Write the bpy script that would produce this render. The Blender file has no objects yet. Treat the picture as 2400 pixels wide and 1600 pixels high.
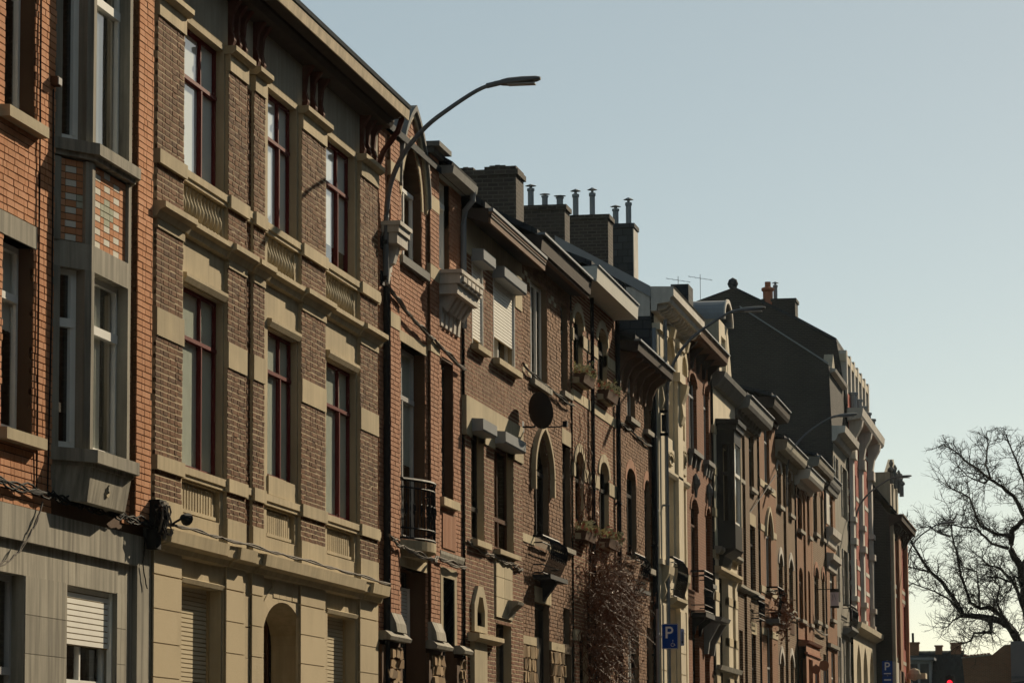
import bpy, math, random
from mathutils import Matrix, Vector
random.seed(7)
S = bpy.context.scene
COL = S.collection
R = math.radians

# ---------------------------------------------------------------- camera
D = 10.5           # facade plane stands 10.5 m to the left of the camera
EYE = 1.6
F_PX = 8100.0      # focal length in pixels of the 2400 px wide photograph
a = Vector((1436.0, -1031.0, -F_PX)).normalized()          # street direction seen by the camera
b = Vector((-0.0056, 1.0, 0.0)); b.z = -(b.x*a.x + b.y*a.y)/a.z; b.normalize()
c = a.cross(b)
ROT = Matrix((c, a, b))                                     # camera axes -> world axes
cam_d = bpy.data.cameras.new('camera'); cam = bpy.data.objects.new('camera', cam_d)
COL.objects.link(cam)
cam.matrix_world = Matrix.Translation((0, 0, EYE)) @ ROT.to_4x4()
cam_d.sensor_width = 36; cam_d.lens = 36*F_PX/2400; cam_d.clip_start = 0.1; cam_d.clip_end = 6000
S.camera = cam

# ---------------------------------------------------------------- sky, sun, exposure
SUN = Vector((2.22, 7.08, 3.39)).normalized()
SUN_EL = math.asin(SUN.z); SUN_AZ = math.atan2(SUN.x, SUN.y)
w = bpy.data.worlds.new('World'); S.world = w; w.use_nodes = True
nt = w.node_tree; nt.nodes.clear()
sky = nt.nodes.new('ShaderNodeTexSky'); sky.sky_type = 'NISHITA'; sky.sun_disc = False
sky.sun_elevation = SUN_EL; sky.sun_rotation = SUN_AZ
sky.air_density = 0.65; sky.dust_density = 0.2; sky.ozone_density = 1.9; sky.altitude = 60
bg = nt.nodes.new('ShaderNodeBackground'); bg.inputs['Strength'].default_value = 0.061
out = nt.nodes.new('ShaderNodeOutputWorld')
tint = nt.nodes.new('ShaderNodeMix'); tint.data_type = 'RGBA'; tint.blend_type = 'MULTIPLY'; tint.inputs[0].default_value = 1; tint.inputs[7].default_value = (1.32, 1.09, .78, 1)
nt.links.new(sky.outputs[0], tint.inputs[6]); hazy = nt.nodes.new('ShaderNodeMix'); hazy.data_type = 'RGBA'; hazy.inputs[0].default_value = .32; hazy.inputs[7].default_value = (5.1, 6.1, 6.1, 1)   # an even veil of high haze over the whole dome
nt.links.new(tint.outputs[2], hazy.inputs[6]); nt.links.new(hazy.outputs[2], bg.inputs[0]); nt.links.new(bg.outputs[0], out.inputs[0])
sd = bpy.data.lights.new('sun', 'SUN'); sd.energy = 5.0; sd.angle = R(0.5); sd.color = (1.0, 0.84, 0.60)
sun = bpy.data.objects.new('sun', sd); COL.objects.link(sun)
sun.rotation_euler = SUN.to_track_quat('Z', 'Y').to_euler(); sun.location = (20, 60, 60)
S.view_settings.view_transform = 'Standard'; S.view_settings.look = 'None'
S.view_settings.exposure = 0.62; S.view_settings.gamma = 1
S.render.resolution_x = 1024; S.render.resolution_y = 682

def gz(Y):                                                   # the street climbs gently
    return 0.0 if Y < 25 else 0.024*(Y-25)

# ---------------------------------------------------------------- materials
MATS = {}
def new_mat(name):
    m = bpy.data.materials.new(name); m.use_nodes = True
    n = m.node_tree.nodes; l = m.node_tree.links
    p = n['Principled BSDF']; MATS[name] = m
    return m, n, l, p
def node(n, t, **kw):
    x = n.new(t)
    for k, v in kw.items():
        if hasattr(x, k): setattr(x, k, v)
        else: x.inputs[k].default_value = v
    return x
def mixrgb(n, l, fac, A, B, mode='MIX'):
    x = n.new('ShaderNodeMix'); x.data_type = 'RGBA'; x.blend_type = mode
    for sock, v in ((x.inputs[0], fac), (x.inputs[6], A), (x.inputs[7], B)):
        if hasattr(v, 'links'): l.new(v, sock)
        elif isinstance(v, (int, float)): sock.default_value = v
        else: sock.default_value = (*v, 1)
    return x.outputs[2]
def obj_coord(n, l, scale):
    t = n.new('ShaderNodeTexCoord'); mp = n.new('ShaderNodeMapping'); mp.inputs['Scale'].default_value = scale
    g = n.new('ShaderNodeNewGeometry')
    l.new(g.outputs['Position'], mp.inputs[0])
    return mp.outputs[0]
def noise(n, l, scale, detail=4, rough=.6):
    x = n.new('ShaderNodeTexNoise'); x.inputs['Scale'].default_value = 1; x.inputs['Detail'].default_value = detail
    x.inputs['Roughness'].default_value = rough
    l.new(obj_coord(n, l, scale), x.inputs['Vector'])
    return x.outputs['Fac']
def ramp(n, l, fac, p0, p1, c0=(0, 0, 0), c1=(1, 1, 1)):
    r = n.new('ShaderNodeValToRGB'); e = r.color_ramp.elements
    e[0].position = p0; e[1].position = p1; e[0].color = (*c0, 1); e[1].color = (*c1, 1)
    l.new(fac, r.inputs[0]); return r.outputs[0]
def bump(n, l, p, h, strength=.3, dist=.01):
    x = n.new('ShaderNodeBump'); x.inputs['Strength'].default_value = strength; x.inputs['Distance'].default_value = dist
    l.new(h, x.inputs['Height']); l.new(x.outputs[0], p.inputs['Normal'])

def mul(cc, k): return tuple(min(1, v*k) for v in cc)

def stone(name, col, rough=.85, streak=.35, grain=.15, dark=.45, bump_s=.25):
    """weathered stone, render or concrete: blotches, vertical rain streaks, grain"""
    m, n, l, p = new_mat(name)
    blot = ramp(n, l, noise(n, l, (1.3, 1.3, 1.3), 6), .3, .75)
    st = ramp(n, l, noise(n, l, (9, 9, .55), 5), .42, .72)
    gr = noise(n, l, (60, 60, 60), 3)
    cA = mixrgb(n, l, blot, mul(col, .74), mul(col, 1.14))
    f = n.new('ShaderNodeMath'); f.operation = 'MULTIPLY'; f.inputs[1].default_value = streak; l.new(st, f.inputs[0])
    cB = mixrgb(n, l, f.outputs[0], cA, mul(col, dark))
    f2 = n.new('ShaderNodeMath'); f2.operation = 'MULTIPLY'; f2.inputs[1].default_value = grain; l.new(gr, f2.inputs[0])
    cC = mixrgb(n, l, f2.outputs[0], cB, mul(col, .4))
    oi = n.new('ShaderNodeObjectInfo'); mr = n.new('ShaderNodeMapRange'); mr.inputs[3].default_value = .86; mr.inputs[4].default_value = 1.1
    l.new(oi.outputs['Random'], mr.inputs[0]); cb_ = n.new('ShaderNodeCombineColor')
    for q in range(3): l.new(mr.outputs[0], cb_.inputs[q])
    patch = ramp(n, l, noise(n, l, (.55, .55, .8), 7, .7), .55, .68)           # old repairs and washed-out areas
    f3 = n.new('ShaderNodeMath'); f3.operation = 'MULTIPLY'; f3.inputs[1].default_value = .35; l.new(patch, f3.inputs[0])
    cD = mixrgb(n, l, f3.outputs[0], cC, (col[0]*.62, col[1]*.64, col[2]*.70))
    l.new(mixrgb(n, l, 1.0, cD, cb_.outputs[0], 'MULTIPLY'), p.inputs['Base Color']); p.inputs['Roughness'].default_value = rough
    p.inputs['Specular IOR Level'].default_value = .04
    bump(n, l, p, gr, bump_s, .006)
    return m

def brick_piece(name, cols, grime=.25):
    """one fired brick per mesh island or object, each with its own shade"""
    m, n, l, p = new_mat(name)
    g = n.new('ShaderNodeNewGeometry'); oi = n.new('ShaderNodeObjectInfo')
    ad = n.new('ShaderNodeMath'); ad.operation = 'ADD'
    l.new(g.outputs['Random Per Island'], ad.inputs[0]); l.new(oi.outputs['Random'], ad.inputs[1])
    fr = n.new('ShaderNodeMath'); fr.operation = 'FRACT'; l.new(ad.outputs[0], fr.inputs[0])
    r = n.new('ShaderNodeValToRGB'); r.color_ramp.elements.remove(r.color_ramp.elements[1])
    r.color_ramp.elements[0].position = 0; r.color_ramp.elements[0].color = (*cols[0], 1)
    for i, cc in enumerate(cols[1:]):
        e = r.color_ramp.elements.new((i+1)/(len(cols)-1)); e.color = (*cc, 1)
    l.new(fr.outputs[0], r.inputs[0])
    gr = noise(n, l, (45, 45, 45), 4)
    big = ramp(n, l, noise(n, l, (.9, .9, .7), 5), .45, .8)
    f = n.new('ShaderNodeMath'); f.operation = 'MULTIPLY'; f.inputs[1].default_value = grime; l.new(big, f.inputs[0])
    c1 = mixrgb(n, l, f.outputs[0], r.outputs[0], mul(cols[0], .45))
    f2 = n.new('ShaderNodeMath'); f2.operation = 'MULTIPLY'; f2.inputs[1].default_value = .35; l.new(gr, f2.inputs[0])
    c2 = mixrgb(n, l, f2.outputs[0], c1, mul(cols[-1], .5))
    damp = ramp(n, l, noise(n, l, (.6, .6, .35), 6, .65), .5, .66)              # damp and sooty areas of the wall
    f3 = n.new('ShaderNodeMath'); f3.operation = 'MULTIPLY'; f3.inputs[1].default_value = .38; l.new(damp, f3.inputs[0])
    salt = ramp(n, l, noise(n, l, (1.7, 1.7, 2.3), 7, .7), .60, .74)            # pale salt bloom
    f4 = n.new('ShaderNodeMath'); f4.operation = 'MULTIPLY'; f4.inputs[1].default_value = .22; l.new(salt, f4.inputs[0])
    c3 = mixrgb(n, l, f3.outputs[0], c2, mul(cols[0], .5)); c4 = mixrgb(n, l, f4.outputs[0], c3, (.5, .42, .33))
    l.new(c4, p.inputs['Base Color']); p.inputs['Roughness'].default_value = .9
    p.inputs['Specular IOR Level'].default_value = .04
    bump(n, l, p, gr, .5, .006)
    return m

def brick_wall_mat(name, c1, c2, mortar, bl=.22, bh=.07):
    """masonry too far away to tell the bricks apart"""
    m, n, l, p = new_mat(name)
    g = n.new('ShaderNodeNewGeometry'); sp = n.new('ShaderNodeSeparateXYZ'); l.new(g.outputs['Position'], sp.inputs[0])
    cb = n.new('ShaderNodeCombineXYZ')
    ad = n.new('ShaderNodeMath'); ad.operation = 'ADD'; l.new(sp.outputs[0], ad.inputs[0]); l.new(sp.outputs[1], ad.inputs[1])
    l.new(ad.outputs[0], cb.inputs[0]); l.new(sp.outputs[2], cb.inputs[1])
    bt = n.new('ShaderNodeTexBrick'); l.new(cb.outputs[0], bt.inputs['Vector'])
    bt.inputs['Scale'].default_value = 1; bt.inputs['Brick Width'].default_value = bl; bt.inputs['Row Height'].default_value = bh
    bt.inputs['Mortar Size'].default_value = .012; bt.inputs['Mortar Smooth'].default_value = .2; bt.inputs['Bias'].default_value = 0
    bt.inputs['Color1'].default_value = (*c1, 1); bt.inputs['Color2'].default_value = (*c2, 1); bt.inputs['Mortar'].default_value = (*mortar, 1)
    big = ramp(n, l, noise(n, l, (.7, .7, .5), 6), .4, .8)
    f = n.new('ShaderNodeMath'); f.operation = 'MULTIPLY'; f.inputs[1].default_value = .4; l.new(big, f.inputs[0])
    cB = mixrgb(n, l, f.outputs[0], bt.outputs['Color'], mul(c1, .5))
    l.new(cB, p.inputs['Base Color']); p.inputs['Roughness'].default_value = .9; p.inputs['Specular IOR Level'].default_value = .04
    inv = n.new('ShaderNodeMath'); inv.operation = 'SUBTRACT'; inv.inputs[0].default_value = 1; l.new(bt.outputs['Fac'], inv.inputs[1])
    bump(n, l, p, inv.outputs[0], .8, .012)
    return m

def paint(name, col, rough=.5, metal=0, dirt=.2, spec=.03):
    m, n, l, p = new_mat(name)
    d = ramp(n, l, noise(n, l, (5, 5, 3), 6), .4, .75)
    f = n.new('ShaderNodeMath'); f.operation = 'MULTIPLY'; f.inputs[1].default_value = dirt; l.new(d, f.inputs[0])
    l.new(mixrgb(n, l, f.outputs[0], col, mul(col, .5)), p.inputs['Base Color'])
    p.inputs['Roughness'].default_value = rough; p.inputs['Metallic'].default_value = metal; p.inputs['Specular IOR Level'].default_value = spec
    bump(n, l, p, noise(n, l, (30, 30, 30), 3), .12, .004)
    return m

def glass_mat(name, tint=(.94, .96, .95), refl=1.0, f0=.09):
    m, n, l, p = new_mat(name)
    n.remove(p)
    tr = n.new('ShaderNodeBsdfTransparent'); tr.inputs[0].default_value = (*tint, 1)
    gl = n.new('ShaderNodeBsdfGlossy'); gl.inputs['Roughness'].default_value = .03; gl.inputs['Color'].default_value = (refl, refl, refl, 1)
    lw = n.new('ShaderNodeLayerWeight'); lw.inputs['Blend'].default_value = .5
    pw = n.new('ShaderNodeMath'); pw.operation = 'POWER'; pw.inputs[1].default_value = 5; l.new(lw.outputs['Facing'], pw.inputs[0])
    fr = n.new('ShaderNodeMath'); fr.operation = 'MULTIPLY_ADD'; fr.inputs[1].default_value = 1-f0; fr.inputs[2].default_value = f0; l.new(pw.outputs[0], fr.inputs[0])
    mx = n.new('ShaderNodeMixShader')
    wv = n.new('ShaderNodeBump'); wv.inputs['Strength'].default_value = .12; wv.inputs['Distance'].default_value = .02
    l.new(noise(n, l, (1.5, 1.5, 1.1), 2), wv.inputs['Height']); l.new(wv.outputs[0], gl.inputs['Normal'])
    l.new(fr.outputs[0], mx.inputs[0]); l.new(tr.outputs[0], mx.inputs[1]); l.new(gl.outputs[0], mx.inputs[2])
    l.new(mx.outputs[0], n['Material Output'].inputs[0])
    return m

stone('sandstone', (.50, .41, .265), streak=.5, dark=.5, grain=.2)
stone('sandstone_pale', (.50, .42, .28), streak=.45, dark=.5)
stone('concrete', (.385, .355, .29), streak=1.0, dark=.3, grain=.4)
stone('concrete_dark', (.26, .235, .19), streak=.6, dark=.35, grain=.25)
stone('cream_render', (.62, .54, .40), streak=.35, dark=.5)
stone('white_render', (.60, .56, .50), streak=.4, dark=.45)
stone('grey_render', (.40, .36, .28), streak=.5)
stone('bluestone', (.20, .20, .19), streak=.3)
stone('orange_render', (.36, .165, .09), streak=.2, dark=.6)
stone('rubble', (.34, .23, .12), streak=.2, grain=.3)
stone('mortar_dark', (.13, .075, .045), grain=.3)
stone('mortar_light', (.55, .44, .285), grain=.3)
stone('mortar_tan', (.22, .16, .105), grain=.3)
brick_piece('brick_orange', [(.50, .225, .105), (.58, .275, .14), (.63, .32, .18), (.53, .24, .12)], .2)
brick_piece('brick_brown', [(.08, .034, .015), (.145, .064, .029), (.185, .085, .04), (.105, .047, .022)], .15)
brick_piece('brick_pink', [(.34, .155, .085), (.42, .205, .12), (.37, .18, .105), (.45, .24, .15)], .3)
brick_piece('brick_chestnut', [(.19, .08, .042), (.25, .115, .062), (.15, .065, .04), (.22, .105, .056)], .2)
brick_piece('brick_tan', [(.21, .11, .06), (.27, .145, .08), (.17, .09, .05), (.30, .17, .10)], .3)
brick_piece('brick_russet', [(.23, .10, .055), (.29, .13, .07), (.19, .08, .045)], .25)
brick_piece('glazed_white', [(.72, .70, .62), (.66, .63, .55)], .1)
brick_piece('glazed_green', [(.46, .46, .36), (.40, .42, .32)], .1)
brick_piece('slate_tile', [(.045, .05, .055), (.065, .07, .075), (.04, .042, .046)], .3)
brick_piece('rubble_stone', [(.36, .24, .12), (.27, .17, .09), (.42, .30, .17), (.22, .15, .09)], .2)
brick_piece('ashlar', [(.49, .40, .26), (.53, .435, .29), (.46, .375, .245)], .15)
brick_wall_mat('masonry_russet', (0.25, 0.105, 0.052), (0.18, 0.078, 0.04), (0.26, 0.185, 0.12))
brick_wall_mat('masonry_red', (0.213, 0.080, 0.038), (0.164, 0.063, 0.030), (0.230, 0.121, 0.072))
brick_wall_mat('masonry_brown', (0.140, 0.075, 0.041), (0.102, 0.054, 0.030), (0.255, 0.187, 0.113))
brick_wall_mat('masonry_orange', (0.238, 0.104, 0.045), (0.189, 0.080, 0.035), (0.246, 0.137, 0.075))
brick_wall_mat('masonry_ochre', (0.170, 0.096, 0.051), (0.132, 0.071, 0.039), (0.264, 0.196, 0.117))
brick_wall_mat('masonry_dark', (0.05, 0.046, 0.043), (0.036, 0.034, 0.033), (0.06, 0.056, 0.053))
brick_wall_mat('masonry_sooty', (.075, .06, .05), (.042, .036, .032), (.11, .098, .085), .24, .09)
brick_wall_mat('masonry_crimson', (.30, .045, .028), (.24, .035, .022), (.30, .10, .07))
brick_wall_mat('slate_cladding', (.045, .05, .058), (.035, .04, .045), (.02, .022, .025), .3, .2)
paint('white_frame', (.78, .77, .73), .4)
paint('grey_frame', (.42, .41, .40), .4)
paint('red_frame', (.135, .028, .026), .5, dirt=.4)
paint('dark_frame', (.05, .045, .04), .4)
paint('brown_frame', (.10, .05, .03), .5)
paint('tan_frame', (.36, .27, .15), .5)
paint('shutter_white', (.80, .78, .72), .5, dirt=.15)
paint('shutter_tan', (.55, .47, .33), .5, dirt=.15)
paint('box_grey', (.27, .28, .29), .45)
paint('eave_timber', (.17, .10, .065), .75, dirt=.6)
paint('eave_dark', (.055, .042, .036), .75, dirt=.5)
paint('eave_peeling', (.52, .43, .30), .85, dirt=1.0)
paint('bracket_red', (.10, .04, .03), .85, dirt=.9)
paint('iron_black', (.022, .022, .024), .7, 0, dirt=.2, spec=.06)
paint('cable_black', (.02, .02, .02), .8, spec=.03)
paint('cable_grey', (.17, .15, .13), .85, spec=.03)
paint('zinc', (.20, .22, .24), .6, .2)
paint('lamp_grey', (.13, .14, .15), .5, .1)
paint('lamp_light', (.13, .14, .15), .5, .1)
paint('gutter_white', (.60, .58, .52), .5)
paint('sign_blue', (.008, .055, .30), .4, dirt=.05)
paint('sign_white', (.80, .80, .80), .4, dirt=.05)
paint('sign_back', (.33, .33, .34), .5, .5)
paint('car_white', (.62, .63, .64), .3, spec=.5)
paint('car_dark', (.03, .032, .036), .25, spec=.4)
paint('tyre', (.02, .02, .02), .8)
paint('poster', (.62, .56, .60), .6)
paint('blind_grey', (.60, .63, .55), .8, dirt=.3)
paint('curtain', (.70, .69, .62), .9, dirt=.1)
paint('blind_pale', (.80, .82, .80), .8, dirt=.05)
paint('bark', (.030, .024, .019), .95, dirt=.5, spec=.1)
paint('vine_stem', (.15, .068, .036), .7, dirt=.5, spec=.2)
paint('dry_leaf', (.24, .10, .045), .6, dirt=.5, spec=.3)
paint('leaf_green', (.25, .24, .12), .8, dirt=.3, spec=.05)
paint('leaf_pale', (.55, .52, .30), .8, dirt=.3, spec=.05)
paint('flower_red', (.45, .16, .12), .7)
paint('planter', (.10, .055, .035), .8)
paint('terracotta', (.30, .12, .07), .8)
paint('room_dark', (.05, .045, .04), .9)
paint('asphalt', (.05, .05, .052), .9, dirt=.4)
paint('paving', (.10, .098, .093), .9, dirt=.4)
paint('kerb', (.28, .28, .27), .85, dirt=.4)
paint('grass_verge', (.06, .075, .03), .95)
paint('line_white', (.70, .70, .68), .7)
glass_mat('glass'); glass_mat('glass_old', (.6, .6, .55), .3, .05)
m_, n_, l_, p_ = new_mat('signal_red')
p_.inputs['Base Color'].default_value = (.5, .01, .02, 1); p_.inputs['Emission Color'].default_value = (1, .012, .03, 1); p_.inputs['Emission Strength'].default_value = 1.2

# ---------------------------------------------------------------- mesh helpers  (x = metres out from the facade plane, y = along the street, z = height)
class MB:
    def __init__(s): s.v = []; s.f = []
    def quad(s, *pts):
        i = len(s.v); s.v += [tuple(p) for p in pts]; s.f.append(tuple(range(i, i+len(pts))))
    def box(s, x0, x1, y0, y1, z0, z1):
        i = len(s.v)
        s.v += [(x0, y0, z0), (x1, y0, z0), (x1, y1, z0), (x0, y1, z0), (x0, y0, z1), (x1, y0, z1), (x1, y1, z1), (x0, y1, z1)]
        s.f += [tuple(i+k for k in q) for q in ((0, 3, 2, 1), (4, 5, 6, 7), (0, 1, 5, 4), (1, 2, 6, 5), (2, 3, 7, 6), (3, 0, 4, 7))]
        return s
    def prof(s, pts, y0, y1):
        """profile in (x, z), anticlockwise seen from the camera, pulled along the street"""
        i = len(s.v); n = len(pts)
        s.v += [(x, y0, z) for x, z in pts] + [(x, y1, z) for x, z in pts]
        for k in range(n): s.f.append((i+k, i+(k+1) % n, i+n+(k+1) % n, i+n+k))
        s.f.append(tuple(i+k for k in range(n))[::-1]); s.f.append(tuple(i+n+k for k in range(n)))
        return s
    def slab(s, pts, x0, x1):
        """outline in (y, z) given a thickness from x0 (back) to x1 (front)"""
        i = len(s.v); n = len(pts)
        s.v += [(x0, y, z) for y, z in pts] + [(x1, y, z) for y, z in pts]
        for k in range(n): s.f.append((i+k, i+(k+1) % n, i+n+(k+1) % n, i+n+k))
        s.f.append(tuple(i+k for k in range(n))[::-1]); s.f.append(tuple(i+n+k for k in range(n)))
        return s
    def plan(s, pts, z0, z1):
        """outline in (x, y) given a height"""
        i = len(s.v); n = len(pts)
        s.v += [(x, y, z0) for x, y in pts] + [(x, y, z1) for x, y in pts]
        for k in range(n): s.f.append((i+k, i+(k+1) % n, i+n+(k+1) % n, i+n+k))
        s.f.append(tuple(i+k for k in range(n))[::-1]); s.f.append(tuple(i+n+k for k in range(n)))
        return s
    def tube(s, path, r, n=6, r2=None):
        P = [Vector(p) for p in path]; m = len(P); rings = []
        for k, p in enumerate(P):
            d = (P[min(k+1, m-1)]-P[max(k-1, 0)])
            if d.length < 1e-9: d = Vector((0, 0, 1))
            d.normalize(); u = d.cross(Vector((0, 0, 1)))
            if u.length < .05: u = d.cross(Vector((0, 1, 0)))
            u.normalize(); v = d.cross(u)
            if isinstance(r, (list, tuple)): rr = r[k]
            else: rr = r if r2 is None else r+(r2-r)*k/(m-1)
            i = len(s.v); rings.append(i)
            for q in range(n):
                t = 2*math.pi*q/n; s.v.append(tuple(p+u*(rr*math.cos(t))+v*(rr*math.sin(t))))
        for k in range(m-1):
            for q in range(n):
                q2 = (q+1) % n; s.f.append((rings[k]+q, rings[k]+q2, rings[k+1]+q2, rings[k+1]+q))
        s.f.append(tuple(rings[0]+q for q in range(n))[::-1]); s.f.append(tuple(rings[-1]+q for q in range(n)))
        return s
    def lathe(s, cx, cy, prof, n=10):
        rings = []
        for r, z in prof:
            i = len(s.v); rings.append(i)
            for q in range(n):
                t = 2*math.pi*q/n; s.v.append((cx+r*math.cos(t), cy+r*math.sin(t), z))
        for k in range(len(prof)-1):
            for q in range(n):
                q2 = (q+1) % n; s.f.append((rings[k]+q, rings[k]+q2, rings[k+1]+q2, rings[k+1]+q))
        s.f.append(tuple(rings[0]+q for q in range(n))[::-1]); s.f.append(tuple(rings[-1]+q for q in range(n)))
        return s
    def mesh(s, name, org):
        me = bpy.data.meshes.new(name)
        ox, oy, oz = org
        me.from_pydata([(x-ox, y-oy, z-oz) for x, y, z in s.v], [], s.f); me.update()
        return me

def link(name, me, mat, parent=None, loc=(0, 0, 0)):
    o = bpy.data.objects.new(name, me); COL.objects.link(o)
    if mat and me is not None and not me.materials: me.materials.append(MATS[mat])
    o.location = loc; o.parent = parent
    return o
def smooth(o, ang=40):
    for p in o.data.polygons: p.use_smooth = True
    try: o.data.set_sharp_from_angle(angle=R(ang))
    except Exception: pass
    return o
def tag(o, label, cat, group=None):
    o['label'] = label; o['category'] = cat
    if group: o['group'] = group
    return o
def thing(name, label, cat, x, y, z=None, group=None):
    """an Empty at the base of a thing; x is metres out from the facade plane"""
    e = bpy.data.objects.new(name, None); COL.objects.link(e); e.empty_display_size = .3
    e.location = (x-D, y, gz(y) if z is None else z)
    e['org'] = (x, y, gz(y) if z is None else z)
    return tag(e, label, cat, group)
def org(e): return tuple(e['org'])
def part(root, name, mb, mat, parent=None, stuff=False):
    o = link(name, mb.mesh(name, org(root)), mat, parent or root)
    if stuff: o['kind'] = 'stuff'
    return o
def solo(name, mb, mat, label, cat, x, y, z, group=None):
    o = link(name, mb.mesh(name, (x, y, z)), mat, None, (x-D, y, z)); return tag(o, label, cat, group)
def struct(name, mb, mat):
    o = link(name, mb.mesh(name, (0, 0, 0)), mat, None, (-D, 0, 0)); o['kind'] = 'structure'; return o

CUBE = MB().box(-.5, .5, -.5, .5, -.5, .5).mesh('unit_piece', (0, 0, 0))
PIECE = {}
def piece(root, name, mat, x0, x1, y0, y1, z0, z1, parent):
    """one brick, slat or block: a child that shares one mesh with its like"""
    if mat not in PIECE:
        PIECE[mat] = CUBE.copy(); PIECE[mat].materials.append(MATS[mat])
    ox, oy, oz = org(root)
    o = bpy.data.objects.new(name, PIECE[mat]); COL.objects.link(o); o.parent = parent
    o.location = ((x0+x1)/2-ox, (y0+y1)/2-oy, (z0+z1)/2-oz); o.scale = (x1-x0, y1-y0, z1-z0)
    return o

# ---------------------------------------------------------------- openings and walls
class Op:
    """an opening: y0..y1, z0..z1 with z1 the crown; kind flat, round or gothic; rise = height of the arch"""
    def __init__(s, y0, y1, z0, z1, kind='flat', rise=0): s.y0, s.y1, s.z0, s.z1, s.kind, s.rise = y0, y1, z0, z1, kind, rise
    def top(s, y):
        if s.kind == 'flat': return s.z1
        t = (y-(s.y0+s.y1)/2)/((s.y1-s.y0)/2); t = max(-1, min(1, t)); sp = s.z1-s.rise
        if s.kind == 'round': return sp+s.rise*math.sqrt(max(0, 1-t*t))
        return sp+s.rise*(math.sqrt(max(0, 4-(1+abs(t))**2)))/math.sqrt(3)
    def span(s, z):
        """the stretch left open at height z"""
        if z < s.z0 or z > s.z1: return None
        if s.kind == 'flat' or z < s.z1-s.rise: return (s.y0, s.y1)
        h = (s.y1-s.y0)/2; q = (z-(s.z1-s.rise))/s.rise
        hw = h*math.sqrt(max(0, 1-q*q)) if s.kind == 'round' else h*(math.sqrt(max(0, 4-3*q*q))-1)
        m = (s.y0+s.y1)/2
        return (m-hw, m+hw)
    def curve(s, n=12):
        return [(s.y0+(s.y1-s.y0)*(.5-.5*math.cos(math.pi*k/n)), s.top(s.y0+(s.y1-s.y0)*(.5-.5*math.cos(math.pi*k/n)))) for k in range(n+1)]

def wall_mb(y0, y1, z0, z1, ops, x=0, reveal=.14, mb=None):
    mb = mb or MB()
    ops = [o for o in ops if o.y1 > y0 and o.y0 < y1 and o.z1 > z0 and o.z0 < z1]
    ys = sorted({y0, y1, *[min(max(v, y0), y1) for o in ops for v in (o.y0, o.y1)]})
    zs = sorted({z0, z1, *[min(max(v, z0), z1) for o in ops for v in (o.z0, o.z1)]})
    for i in range(len(ys)-1):
        for k in range(len(zs)-1):
            my = (ys[i]+ys[i+1])/2; mz = (zs[k]+zs[k+1])/2
            if any(o.y0 < my < o.y1 and o.z0 < mz < o.z1 for o in ops): continue
            mb.quad((x, ys[i], zs[k]), (x, ys[i+1], zs[k]), (x, ys[i+1], zs[k+1]), (x, ys[i], zs[k+1]))
    for o in ops:
        sp = o.z1-o.rise; xb = x-reveal; zb = max(o.z0, z0)
        for yy in (o.y0, o.y1):
            mb.quad((x, yy, zb), (xb, yy, zb), (xb, yy, sp), (x, yy, sp))
        if o.z0 >= z0: mb.quad((x, o.y0, o.z0), (x, o.y1, o.z0), (xb, o.y1, o.z0), (xb, o.y0, o.z0))
        if o.kind == 'flat':
            if o.z1 <= z1: mb.quad((x, o.y0, o.z1), (xb, o.y0, o.z1), (xb, o.y1, o.z1), (x, o.y1, o.z1))
        else:
            cv = o.curve()
            for (ya, za), (yb, zb2) in zip(cv, cv[1:]):
                mb.quad((x, ya, za), (x, yb, zb2), (x, yb, o.z1), (x, ya, o.z1))
                mb.quad((x, ya, za), (xb, ya, za), (xb, yb, zb2), (x, yb, zb2))
                mb.quad((xb, ya, za), (xb, yb, zb2), (xb, yb, o.z1), (xb, ya, o.z1))
    return mb

def lay(y0, y1, z0, z1, ops=(), bl=.22, bh=.06, j=.012, bond='flemish', keep=None):
    """courses of bricks between y0..y1 and z0..z1, cut round the openings"""
    out = []; n = max(1, round((z1-z0)/(bh+j))); ch = (z1-z0)/n
    for r in range(n):
        za = z0+r*ch+j/2; zb = z0+(r+1)*ch-j/2; zm = (za+zb)/2
        cuts = [o.span(zm) for o in ops]; cuts = [q for q in cuts if q]
        y = y0 - (bl*.5 if r % 2 else 0) - random.random()*.02; k = r % 2
        while y < y1:
            L = (bl if (bond != 'flemish' or k % 2 == 0) else bl*.5)*random.uniform(.94, 1.05); k += 1
            segs = [(max(y, y0), min(y+L, y1))]; y += L+j
            for (ca, cb) in cuts:
                ns = []
                for (p, q) in segs:
                    if q <= ca or p >= cb: ns.append((p, q)); continue
                    if p < ca: ns.append((p, ca))
                    if q > cb: ns.append((cb, q))
                segs = ns
            for (p, q) in segs:
                if q-p > .03 and (keep is None or keep((p+q)/2, zm)): out.append((p, q, za, zb))
    return out
def in_frame(x, y, z, m=15):
    v = ROT.transposed() @ Vector((x-D, y, z-EYE))
    px = 1200+F_PX*v.x/-v.z; py = 800-F_PX*v.y/-v.z
    return -m < px < 2400+m and -m < py < 1600+m
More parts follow.
